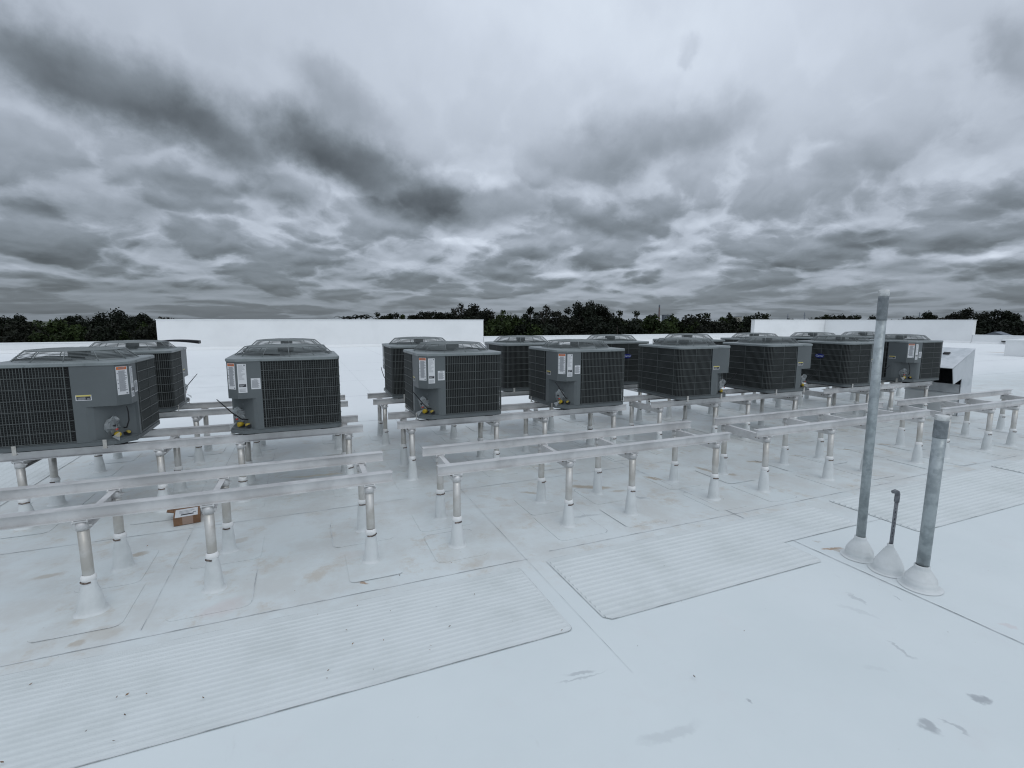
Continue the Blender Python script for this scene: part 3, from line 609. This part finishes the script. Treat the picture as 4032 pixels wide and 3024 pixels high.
    for (r_, z_) in prof:
        n = 56; b.add([(rr*math.cos(2*PI*j/n), rr*math.sin(2*PI*j/n), z_+dz) for rr, dz in ((r_-.0022,0),(r_,-.0022),(r_+.0022,0),(r_,.0022)) for j in range(n)],
            [(a*n+j, a*n+(j+1)%n, ((a+1)%4)*n+(j+1)%n, ((a+1)%4)*n+j) for a in range(4) for j in range(n)])
    for k in range(12):
        t = 2*PI*k/12+.1; b.tube([(rr*math.cos(t), rr*math.sin(t), zz) for rr, zz in ((.452,.75),(.362,.834),(.25,.843),(.085,.850))], .0036, 5)
    b.add([(.088*math.cos(2*PI*j/20), .088*math.sin(2*PI*j/20), .8515) for j in range(20)]+[(.088*math.cos(2*PI*j/20), .088*math.sin(2*PI*j/20), .846) for j in range(20)], [tuple(range(20)), tuple(reversed(range(20,40)))]+[(j,20+j,20+(j+1)%20,(j+1)%20) for j in range(20)])
    b.build('fan_guard', 'fan_wire', root)
    # service valves, bag and whip
    dn = Vector((-.8, -.6, 0))
    for (x, y, zz, big) in ((-H+.10,-H+.145,.088,False), (-H+.155,-H+.075,.092,True)):
        p = Vector((x, y, zz)); b = MB(); b.tube([p-dn*.02+Vector((0,0,-.035)), p-dn*.02+Vector((0,0,.03))], .013, 10, m=0)
        b.tube([p-dn*.03, p+dn*.035], .013, 10, m=0); b.obox(p+Vector((0,0,-.012)), (.024,0,0), (0,.024,0), (0,0,.012), 1)
        v = b.build('service_valve', ['brass', 'black'], root)
        c2 = MB()
        if big: c2.tube([p-dn*.02+Vector((0,0,.01)), p-dn*.02+Vector((0,0,.072))], .018, 14)
        else: c2.tube([p+dn*.012, p+dn*.050], .023, 16)
        c2.build('valve_cap', 'cap_yellow' if not big else 'brass', v)
    b = MB(); rr = random.Random(5); c = Vector((-H+.075,-H+.155,.165)); nu, nv = 12, 7; vs = []
    for i in range(nv+1):
        ph = PI*i/nv
        for j in range(nu):
            th = 2*PI*j/nu; k = rr.uniform(.68,1.15); vs.append(c+Vector((.070*k*math.sin(ph)*math.cos(th)-.02*math.cos(ph), .055*k*math.sin(ph)*math.sin(th)-.02*math.cos(ph), .085*k*math.cos(ph))))
    b.add(vs, [(i*nu+j,(i+1)*nu+j,(i+1)*nu+(j+1)%nu,i*nu+(j+1)%nu) for i in range(nv) for j in range(nu)], 0)
    fl = [(-.10,-.02,-.08),(-.03,-.06,-.05),(-.09,-.07,-.12),(.05,.0,.08),(.10,.03,.13),(.02,-.03,.12)]
    b.add([c+Vector(p) for p in fl], [(0,1,2),(3,4,5)], 0)
    bag = b.build('plastic_bag', 'plastic_film', root)
    b = MB(); b.tube([c+Vector((-.035,-.012,.0)), c+Vector((-.02,-.02,.03)), c+Vector((.02,-.02,.035)), c+Vector((.045,.01,.02))], .024, 8); b.build('bagged_part', 'rubber', bag)
    b = MB(); b.tube([c+Vector((-.04,-.035,-.03)), c+Vector((-.025,-.045,-.024))], .008, 8); b.build('red_tag', 'red_tag', bag)
    b = MB(); b.tube([(-H+.17,-H+.11,.12),(-H+.10,-H+.06,.135),(-H+.03,-H+.02,.21),(-H-.04,-H+.0,.30),(-H-.085,-H-.005,.355)], [.006,.006,.0055,.005,.004], 8); b.build('cable_whip', 'rubber', root)
    return root
def add_badge(root, face):      # face: local side that carries the oval badge (+x side)
    b = MB(); n = 28
    def disc(a, c, x0, x1, m):
        vs = [(x0, a*math.cos(2*PI*j/n), .50+c*math.sin(2*PI*j/n)) for j in range(n)]+[(x1, a*math.cos(2*PI*j/n), .50+c*math.sin(2*PI*j/n)) for j in range(n)]
        b.add(vs, [(j,(j+1)%n,n+(j+1)%n,n+j) for j in range(n)]+[tuple(range(n,2*n))], m)
    disc(.082, .036, H+.006, H+.012, 0); 
    badge = b.build('oval_badge', ['badge_blue'], root)
    cu = bpy.data.curves.new('lettering', 'FONT'); cu.body = 'Carrier'; cu.size = .046; cu.extrude = .0008; cu.align_x = 'CENTER'; cu.align_y = 'CENTER'; cu.shear = .25; cu.offset = .0006
    to = bpy.data.objects.new('lettering', cu); COL.objects.link(to); dg = bpy.context.evaluated_depsgraph_get()
    me = bpy.data.meshes.new_from_object(to.evaluated_get(dg)); bpy.data.objects.remove(to)
    me.materials.clear(); me.materials.append(MATS['badge_white'])
    lo = bpy.data.objects.new('lettering', me); COL.objects.link(lo); lo.parent = badge
    lo.rotation_euler = (PI/2, 0, PI/2); lo.location = (H+.0135, 0, .50)
    if face == 'y':     # service corner minus x, minus y: badge sits on +y side instead
        badge.rotation_euler = (0,0,PI/2)
ROT = {'FL': 0.0, 'FR': PI/2, 'BR': PI, 'BL': -PI/2}
U = [
 (-1.925, 5.785, 'FR', 'leftmost cooling unit, cut by the photo edge, wide blank panel with yellow topped sticker', 'front'),
 (-.175, 5.785, 'FL', 'front cooling unit just left of the wide gap, with labels on its left corner', 'front'),
 (1.640, 5.785, 'FL', 'front cooling unit just right of the wide gap, with orange label', 'front'),
 (3.365, 5.785, 'FL', 'front row cooling unit with a yellow sticker left of its orange label, middle of photo', 'front'),
 (5.215, 5.785, 'FR', 'front cooling unit right of centre, leftmost with its grey panel jutting at the right corner', 'front'),
 (6.925, 5.785, 'FR', 'front cooling unit between the one with blue badge and the one right of centre', 'front'),
 (8.700, 5.785, 'FR', 'front cooling unit directly behind the tall pipe, blue oval badge on its left face', 'front'),
 (10.40, 5.785, 'FL', 'rightmost front cooling unit, grey panel with orange label, beside the sheet metal hood', 'front'),
 (-1.940, 7.460, 'BR', 'back row cooling unit behind the leftmost one, with black curved strip on its lid', 'back'),
 (-.200, 7.460, 'BL', 'back row unit left of the wide gap, only its lid and fan guard showing', 'back'),
 (1.620, 7.460, 'BL', 'back row cooling unit whose left side borders the wide gap', 'back'),
 (3.310, 7.460, 'BL', 'back row cooling unit showing between the two front units with orange labels', 'back'),
 (5.070, 7.460, 'BR', 'back row cooling unit with a blue oval badge, right of the middle front unit', 'back'),
 (6.820, 7.460, 'BR', 'back row cooling unit showing only its lid behind the right of centre front unit', 'back'),
 (8.580, 7.460, 'BR', 'back row unit whose lid shows at the left end of the tall right wall', 'back'),
 (10.33, 7.460, 'BR', 'back row unit whose fan guard shows just left of the tall pipe', 'back'),
 (12.03, 7.460, 'BR', 'farthest back row unit, its lid showing right behind the tall pipe', 'back'),
]
proto = make_unit()
roots = []
for i, (x, y, ty, lab, row) in enumerate(U):
    o = proto if i == 0 else copy_tree(proto)
    o.location = (x, y, .690); o.rotation_euler = (0, 0, ROT[ty]+R(random.Random(i*7+3).uniform(-.5,.5)))
    tag(o, lab, 'cooling unit', 'rooftop cooling units in two rows'); roots.append(o)
    rr = random.Random(100+i)
    for ch in o.children:
        if ch.name.startswith('plastic_bag') or ch.name.startswith('cable_whip'):
            ch.location = (rr.uniform(-.01,.01), rr.uniform(-.01,.01), rr.uniform(-.01,.012))
roots[1].scale = (1.045, 1, 1)
add_badge(roots[6], 'y'); add_badge(roots[12], 'y')

# fine square mesh seen on the two left units (a second set of thin horizontals)
b = MB(); z = Vector((0,0,1)); zz = ZG0+.02
while zz < ZG1-.01:
    Q, _ = resample(coil_path(-.003), .03); b.tube([q+z*zz for q in Q], .0013, 3, sm=False, cap=False); zz += .021
for k in (0, 1):
    if k == 0: fo = b.build('mesh_screen', 'guard_wire', roots[0])
    else: fc = fo.copy(); COL.objects.link(fc); fc.parent = roots[1]

# black curved strip lying on the lid of the back left unit
b = MB(); n = 10; vs = []
for i in range(n+1):
    t = i/n; x = -1.80+.50*t; zt = 1.452+.075*math.sin(PI*(.30+.42*t)); zb = 1.452+.075*math.sin(PI*(.30+.42*t))-.012-.028*t
    vs += [(x,7.86,zb),(x,7.86,zt),(x,8.02,zt),(x,8.02,zb)]
b.add(vs, [(4*i+j,4*i+(j+1)%4,4*(i+1)+(j+1)%4,4*(i+1)+j) for i in range(n) for j in range(4)]+[(3,2,1,0),(4*n,4*n+1,4*n+2,4*n+3)])
b.box(-1.78,-1.66,7.87,7.93,1.436,1.50)
tag(b.build('cover_strip', 'black'), 'black curved strip sticking out from the lid of the back left unit', 'cover strip')

# ------------------------------------------------------------------ vent pipes
def boot(b, x, y, rb, zt, rt_, ox=0, oy=0, steps=6):
    prof = [(rb+.03,.003),(rb+.024,.006),(rb+.003,.010),(rb,.03)]
    z = .055; r_ = rb*.97; prof.append((r_, .055))
    for k in range(steps):
        t = (k+1)/steps; z2 = .055+(zt-.055-.03)*t; rn = rt_+.012+(rb*.97-rt_-.012)*(1-t)**.9
        prof += [(prof[-1][0]-.004, prof[-1][1]+.001), (rn+.003, z2)]
    prof += [(rt_+.008, zt-.022), (rt_+.009, zt-.004), (rt_+.001, zt)]
    b.lathe(prof, (x,y,0), 36, 0, wob=.012, seed=3)
def vent(x, y, r_, z1, tx, ty, zt, rb, label, kind, seed):
    root = empty('vent_pipe', (x, y, 0)); tag(root, label, 'pipe', 'standing pipes through the roof')
    top = Vector((tx, ty, z1))
    f = lambda z: Vector((tx*z/z1, ty*z/z1, z))
    if kind == 'thin':
        b = MB(); b.tube([f(.04), f(z1-.06)], r_, 16); p = b.build('pipe', 'dark_pipe', root)
        b = MB(); b.tube([f(z1-.085), f(z1-.03)], r_*1.35, 16); d = Vector((-.8,.35,0)).normalized(); c = f(z1-.03)
        b.tube([c, c+Vector((0,0,.014))+d*.004, c+Vector((0,0,.022))+d*.020, c+Vector((0,0,.018))+d*.040], [r_*1.4,r_*1.45,r_*1.35,r_*.9], 14)
        b.build('elbow_cap', 'dark_pipe', root)
        b = MB()
        for k in range(9):
            zz = .26+.026*k; q = f(zz)+Vector((-r_*.86,-r_*.55,0)); b.obox(q, (.0012,-.0018,0), (.001,.001,0), (0,0,.004+.003*(k%2)))
        b.build('printed_marks', 'label_dark', root)
    else:
        tapeh = .17 if kind == 'tall' else .115; wh = .045 if kind == 'tall' else .035
        b = MB(); b.tube([f(.04), f(z1-.02)], r_, 28); b.build('pipe', 'galvanised', root)
        b = MB(); rs = []; ps = []; rr = random.Random(seed)
        for k in range(11): ps.append(f(z1-wh-tapeh*(1-k/10))); rs.append(r_*(1.045+rr.uniform(0,.04)))
        b.tube(ps, rs, 28); b.build('tape_wrap', 'duct_tape', root)
        b = MB(); b.tube([f(z1-wh), f(z1-wh*.5), f(z1-.006), f(z1)], [r_*1.07, r_*1.09, r_*1.08, r_*.98], 28); b.build('end_cap', 'tape_white', root)
    b = MB(); boot(b, 0, 0, rb, zt, r_); b.build('flashing_boot', 'boot_membrane', root)
vent(3.855, 2.275, .031, 2.015, -.004, 0, .165, .092, 'tallest pipe, thin and galvanised with taped top, rising above the far walls', 'tall', 1)
vent(3.830, 2.055, .012, .600, .022, .0, .205, .092, 'short thin dark pipe with a small elbow cap, between the two galvanised pipes', 'thin', 2)
vent(3.800, 1.835, .0365, 1.185, .034, 0, .155, .094, 'thick galvanised pipe with taped white top, nearest of the three standing pipes', 'short', 3)

# ------------------------------------------------------------------ sheet metal hood beside the right unit
root = empty('intake_hood', (11.35, 5.2, 0)); tag(root, 'galvanised sheet metal hood with sloping top and black opening, right of last unit', 'hood')
HX, HY = 11.35, 5.2
def hood_mb(): return MB()
b = MB(); b.box(0, .42, .02, .92, .003, .40); b.build('curb', 'membrane_trim', root)
b = MB(); b.box(-.015, .43, .015, .93, .402, .425); b.build('curb_flashing', 'duct_metal', root)
def plate(name, quad, th, m='duct_metal'):
    q = [Vector(p) for p in quad]; nn = (q[1]-q[0]).cross(q[2]-q[0]).normalized()*th
    k = len(q); b = MB(); b.add(q+[p+nn for p in q], [tuple(reversed(range(k))), tuple(range(k,2*k))]+[(i,(i+1)%k,k+(i+1)%k,k+i) for i in range(k)]); return b.build(name, m, root)
S_ = [(-.35,.91),(-.27,.62),(-.02,.715),(-.02,.426),(-.018,.004),(.36,.004),(.31,1.255)]
plate('side_panel', [(x,0,z) for x,z in [(-.35,.91),(-.27,.62),(-.02,.715),(-.02,.004),(.36,.004),(.31,1.255)]], .012)
plate('side_panel', [(x,.94,z) for x,z in [(-.35,.91),(-.27,.62),(-.02,.715),(-.02,.43),(.40,.43),(.31,1.255)]], .012)
plate('top_panel', [(-.36,-.012,.912),(-.36,.955,.912),(.325,.955,1.262),(.325,-.012,1.262)], -.012)
plate('back_panel', [(.325,-.01,.43),(.325,.95,.43),(.31,.95,1.25),(.31,-.01,1.25)], .01)
b = MB(); b.box(-.012,.0,.013,.94,.43,.60); b.build('lower_lip', 'duct_metal', root)
b = MB(); b.add([(.0,.013,.60),(.0,.94,.60),(.29,.94,1.20),(.29,.013,1.20)], [(0,1,2,3)]); b.add([(-.26,.015,.63),(0,.015,.61),(0,.94,.61),(-.26,.94,.63)], [(0,1,2,3)]); b.build('opening_shade', 'black', root)  # black sheets standing in for the shade inside the hood opening
b = MB(); b.obox((.10,.33,1.172),(.028,0,.014),(0,.05,0),(-.004,0,.008)); b.build('lifting_slot', 'black', root)

# ------------------------------------------------------------------ small carton under the front rails
root = empty('carton', (-1.02, 4.98, .004), R(9)); tag(root, 'small opened brown cardboard carton with white label under the left front rails', 'carton')
b = MB(); b.box(-.10,.10,-.02,.26,0,.072); b.build('box_body', 'cardboard', root)
b = MB(); b.box(-.088,.082,-.018,.19,0.0725,0.0742,0)
for k in range(3): b.box(-.06,.02+.02*k,.07+.03*k,.078+.03*k,0.0742,0.0748,1)
b.box(-.045,.05,.02,.05,0.0742,0.0748,2); b.box(.045,.07,.06,.08,0.0742,0.0748,1); b.build('shipping_label', ['label_white','label_print','label_dark'], root)
b = MB(); b.box(-.035,.045,-.0215,-.0195,.002,.071); b.build('packing_tape', 'tape_tan', root)
for s_ in (-1, 1):
    b = MB(); b.add([(s_*.10,.14,.07),(s_*.155,.15,.085),(s_*.145,.20,.10),(s_*.175,.23,.09),(s_*.13,.26,.11),(s_*.10,.24,.072)], [(0,1,2,3,4,5)] if s_ > 0 else [(5,4,3,2,1,0)])
    b.add([(s_*.10,.14,.066),(s_*.155,.15,.081),(s_*.145,.20,.096),(s_*.175,.23,.086),(s_*.13,.26,.106),(s_*.10,.24,.068)], [(5,4,3,2,1,0)] if s_ > 0 else [(0,1,2,3,4,5)])
    b.build('torn_flap', 'cardboard', root)

# ------------------------------------------------------------------ leaf litter
b = MB(); rr = random.Random(8)
spots = []
for k in range(46): spots.append((rr.gauss(-.25,.75) if k < 26 else rr.uniform(-2,9), rr.uniform(2.36,3.05) if k < 26 else rr.uniform(2.3,4.8)))
for k in range(12): spots.append((rr.uniform(0,4.5), rr.uniform(1.0,2.3)))
for (x, y) in spots:
    L = rr.uniform(.003,.010); w = L*rr.uniform(.25,.6); a = rr.uniform(0,PI); d = Vector((math.cos(a),math.sin(a),0)); q = Vector((-d.y,d.x,0)); c = Vector((x,y,.018 if 2.33<y<3.15 and x<1.37 else .016))
    b.add([c-d*L, c+q*w+Vector((0,0,.002)), c+d*L+Vector((0,0,.003)), c-q*w], [(0,1,2,3)])
tag(b.build('leaf_litter', 'leaf_litter'), kind='stuff')

# ------------------------------------------------------------------ trees
def crown(seed, rad, hgt, style, li):
    """returns foliage mesh + trunk mesh, top of crown at z = 0 reference hgt"""
    r_ = random.Random(seed); lumps = []
    nl = {'oak': 22, 'round': 18, 'sparse': 16, 'bush': 16, 'tall': 20}[style]
    for k in range(nl):
        a = r_.uniform(0,2*PI); rr_ = rad*math.sqrt(r_.random())*.82; t = r_.random()
        if style == 'round': zc_ = hgt-rad*.45-(rr_/rad)**2*rad*.65-t*rad*.9
        elif style == 'tall': rr_ *= .75; zc_ = hgt-rad*.25-t*rad*1.9
        elif style == 'bush': zc_ = hgt-.7-(rr_/rad)**2*rad*.4-t*2.6
        else: zc_ = hgt-rad*.22-(rr_/rad)**1.5*rad*.5*r_.uniform(.5,1.2)-t*rad*.9
        lr = rad*r_.uniform(.17,.33)*(.62 if style == 'sparse' else 1); lumps.append((Vector((rr_*math.cos(a), rr_*math.sin(a), zc_)), lr))
    lumps[0] = (Vector((r_.uniform(-.5,.5), r_.uniform(-.5,.5), hgt-lumps[0][1]*.9)), lumps[0][1])
    if style not in ('bush', 'sparse'):      # lower skirt of foliage
        for k in range(10):
            a = r_.uniform(0,2*PI); lumps.append((Vector((rad*.7*math.cos(a), rad*.7*math.sin(a), hgt-rad*r_.uniform(1.2,1.9))), rad*.33))
    f = MB()
    for (c, lr) in lumps:
        nn = int((235 if style != 'sparse' else 80)*(lr/1.0)**1.4)+30
        for k in range(nn):
            d = Vector((r_.gauss(0,1), r_.gauss(0,1), r_.gauss(0,.85))).normalized()*lr*(r_.random()**.4)*r_.choice((1,1,1,1.25))
            p = c+d; s_ = r_.uniform(.09,.24); u = Vector((r_.gauss(0,1), r_.gauss(0,1), r_.gauss(0,1))).normalized()
            w = u.cross(Vector((r_.gauss(0,1), r_.gauss(0,1), r_.gauss(0,1)))).normalized()
            f.add([p-u*s_, p+w*s_*.6, p+u*s_, p-w*s_*.6], [(0,1,2,3)])
    t = MB(); zb = -9.0; fork = hgt-rad*1.7
    t.tube([(0,0,zb),(.1,.05,(zb+fork)/2),(0,.1,fork)], [.38,.30,.24], 8, cap=False)
    for (c, lr) in lumps[:14]:
        mid = Vector((c.x*.45, c.y*.45, (fork+c.z)/2+.2)); t.tube([(0,.1,fork-.3), mid, c], [.16,.09,.035], 6, cap=False)
        if style == 'sparse':
            for q in range(4):
                e = c+Vector((r_.gauss(0,1), r_.gauss(0,1), abs(r_.gauss(0,1)))).normalized()*lr*1.3; t.tube([mid.lerp(c,.6), e], [.05,.02], 5, cap=False)
    return f, t
STY = [('oak',3.4,0),('oak',3.0,2),('round',3.0,1),('round',2.6,3),('tall',2.4,0),('sparse',3.0,2),('oak',2.6,0),('tall',2.1,1)]
PROT = []
for i, (s_, rad, li) in enumerate(STY):
    f, t = crown(200+i, rad, 0.0, s_, li)
    root = empty('tree'); f.build('crown', 'leaves_%d' % li, root); t.build('trunk', 'bark', root)
    PROT.append([root, False])
def tree(kind, x, y, ztop, rz, sc, label, group):
    root, used = PROT[kind]
    o = root if not used else copy_tree(root); PROT[kind][1] = True
    o.location = (x, y, ztop); o.rotation_euler = (0,0,rz); o.scale = (sc,sc,sc)
    tag(o, label, 'tree', group); return o
DESC = ['dark broad oak like tree', 'grey green ragged tree', 'round topped green tree', 'light green dome shaped tree', 'tall narrow dark tree', 'thin sparse tree with bare limbs', 'small dark oak like tree', 'narrow upright green tree']
ordn = ['first','second','third','fourth','fifth','sixth','seventh','eighth','ninth','tenth','eleventh','twelfth','thirteenth','fourteenth','fifteenth','sixteenth','seventeenth','eighteenth','nineteenth','twentieth','twenty first','twenty second']
def zone(x):
    if x < 620: return 'left of long white wall'
    if x < 1905: return 'above long white wall'
    if x < 2960: return 'between tall white walls'
    if x < 3835: return 'above the right wall'
    return 'beyond the right wall'
cnt = {}
KIND = {64:6,447:0,497:0,551:6,396:4,588:4,1487:2,1548:6,1587:3,1819:5,1520:6,1625:6,1640:6,1664:6,1692:1,1719:6,1749:6,1780:6,1845:1,3225:6,3285:6,3320:6,3350:6,1869:1,1924:1,1970:3,2025:0,2087:4,2157:5,2207:5,2285:0,2335:0,2376:1,2440:2,2508:2,2572:6,2627:3,2668:3,2713:2,2782:2,2836:3,2877:7,2928:3,2978:0,3014:2,3662:6,3762:1,3806:1,3890:1,3945:6,3985:4}
for (px, x, y, z) in sorted(TREES):
    zn = zone(px); cnt[zn] = cnt.get(zn, 0)+1
    k = KIND.get(px, rnd.choice((0,2,6,6,7)))
    sc = {5:1.0}.get(k, rnd.uniform(.85,1.1))*(.8 if 1487 <= px <= 1860 and px != 1819 else 1)*(.55 if px in (228,3112,2877) else 1)*(.9 if 3190 < px < 3700 else 1)
    tree(k, x, y, z, rnd.uniform(0,6), sc, '%s, %s treetop from left %s' % (DESC[k], ordn[cnt[zn]-1], zn), 'trees beyond the roof edge')
cnt = {}
b0 = None
BUSH = []
for i in range(3):
    f, t = crown(300+i, 3.2, 0.0, 'bush', i)
    root = empty('shrub_tree'); f.build('crown', 'leaves_%d' % (0, 2, 3)[i], root); t.build('trunk', 'bark', root); BUSH.append([root, False])
LOWD = ['dark dense low tree', 'dull green low tree', 'brighter green low tree']
lowz = {}
for (x, y, z) in LOW:
    zn = 'left of long white wall' if x < 10 else ('between tall white walls' if x < 70 else 'beyond the right wall')
    lowz[zn] = lowz.get(zn, 0)+1; k = rnd.choice((0,0,1,2)) ; root, used = BUSH[k]
    o = root if not used else copy_tree(root); BUSH[k][1] = True
    s_ = rnd.uniform(.9,1.15); o.location = (x, y, z+(.75 if 10 < x < 70 else .35)); o.rotation_euler = (0,0,rnd.uniform(0,6)); o.scale = (s_,s_,s_)
    tag(o, '%s, %s from left in lower row %s' % (LOWD[k], ordn[lowz[zn]-1], zn), 'tree', 'lower trees just beyond the parapet')
for i, (x, y, z) in enumerate(PALMS):
    b = MB(); r_ = random.Random(40+i)
    root = empty('palm_tree', (x, y, z-.75))
    for k in range(13):
        a = -.9+r_.uniform(-.8,.8) if k % 3 else r_.uniform(0,6.28); L = r_.uniform(1.1,1.6); pts = []
        for j in range(7):
            t = j/6; rr_ = L*(t**.9); pts.append(Vector((rr_*math.cos(a), rr_*math.sin(a), .75*math.sin(PI*t*.62)*L*.62-.25*t*t)))
        b.tube(pts, [.03,.028,.025,.02,.015,.01,.006], 4, cap=False)
        for j in range(1,7):
            p = pts[j]; d = (pts[j]-pts[j-1]).normalized(); sd_ = d.cross(Vector((0,0,1))).normalized()
            for s_ in (-1, 1):
                for q in range(2):
                    e = p+sd_*s_*.34+d*.22+Vector((0,0,-.16)); p0 = p-d*.1*q; b.add([p0-d*.03, e-d*.1*q, p0+d*.04], [(0,1,2)])
    b.build('crown', 'leaves_0', root)
    t = MB(); t.tube([(0,0,-8.2-z+.75),(0.05,0,-3),(0,0,.05)], [.2,.17,.13], 8); t.build('trunk', 'bark', root)
    tag(root, 'palm with wind blown fronds, %s palm from left above long white wall' % ordn[i], 'palm tree', 'palms beyond the long white wall')

# ------------------------------------------------------------------ far things on the skyline
root = empty('smokestack', (462.3, 564.5, -9)); tag(root, 'tall pinkish brown smokestack far off between the two tall white walls', 'smokestack')
b = MB(); b.lathe([(1.5,0),(1.25,15),(.98,28.2)], (0,0,0), 20); b.build('shaft', 'stack_brick_hazed', root)
b = MB(); b.lathe([(.99,28.2),(1.06,28.9),(1.02,31.8),(.7,31.82)], (0,0,0), 20); b.build('rim', 'far_concrete', root)
root = empty('plant_building', (475, 561, -9), -.4); tag(root, 'grey blocky plant building on the skyline right of the smokestack', 'building')
b = MB(); b.box(-7,5,-6,6,0,17.4); b.box(5.02,14,-6,6,0,13.2); b.build('wall', 'far_concrete', root)
for k in range(4):
    b = MB(); b.box(-6+2.8*k,-4.4+2.8*k,-6.15,-6.02,14.0,15.4); b.build('window', 'glass_dark', root)
b = MB(); b.box(-7.2,5.2,-6.2,6.2,17.42,17.9); b.build('roof', 'far_concrete', root)
root = empty('apartment_block', (241.7, 223.5, -9)); tag(root, 'pale beige building end peeping over the trees left of the right wall', 'building')
b = MB(); b.box(-2,2,-1.2,1.2,0,12.6); b.build('wall', 'facade_beige', root)
b = MB(); b.box(-2.1,2.1,-1.3,1.3,12.62,12.9); b.build('roof', 'far_concrete', root)
for (x, y, zt, lab) in ((143.7,113.0,3.8,'thin grey mast above the right wall, shorter of two near its left end'), (148.6,110.9,4.2,'thin grey mast above the right wall, taller of two near its left end'), (182.6,96.6,4.3,'thin grey mast above the right wall, right of the tall galvanised pipe')):
    b = MB(); b.tube([(0,0,-9-0),(0,0,zt)], [.22,.12], 8); b.box(-.5,.5,-.05,.05,zt-.9,zt-.8)
    o = b.build('mast', 'far_concrete'); o.location = (x,y,0); tag(o, lab, 'mast', 'masts on the skyline')
# small house seen at the right edge among the trees
root = empty('house', (74.6, 31.3, -9), .2); tag(root, 'small pale framed house top among the trees at the right edge', 'building')
b = MB(); b.box(-1.3,1.3,-1.0,1.0,0,9.0); b.build('wall', 'facade_beige', root)
b = MB(); b.add([(-1.5,-1.2,9.0),(1.5,-1.2,9.0),(1.5,1.2,9.0),(-1.5,1.2,9.0),(-1.5,0,9.5),(1.5,0,9.5)], [(0,1,5,4),(2,3,4,5),(0,4,3),(1,2,5)]); b.build('roof', 'far_concrete', root)
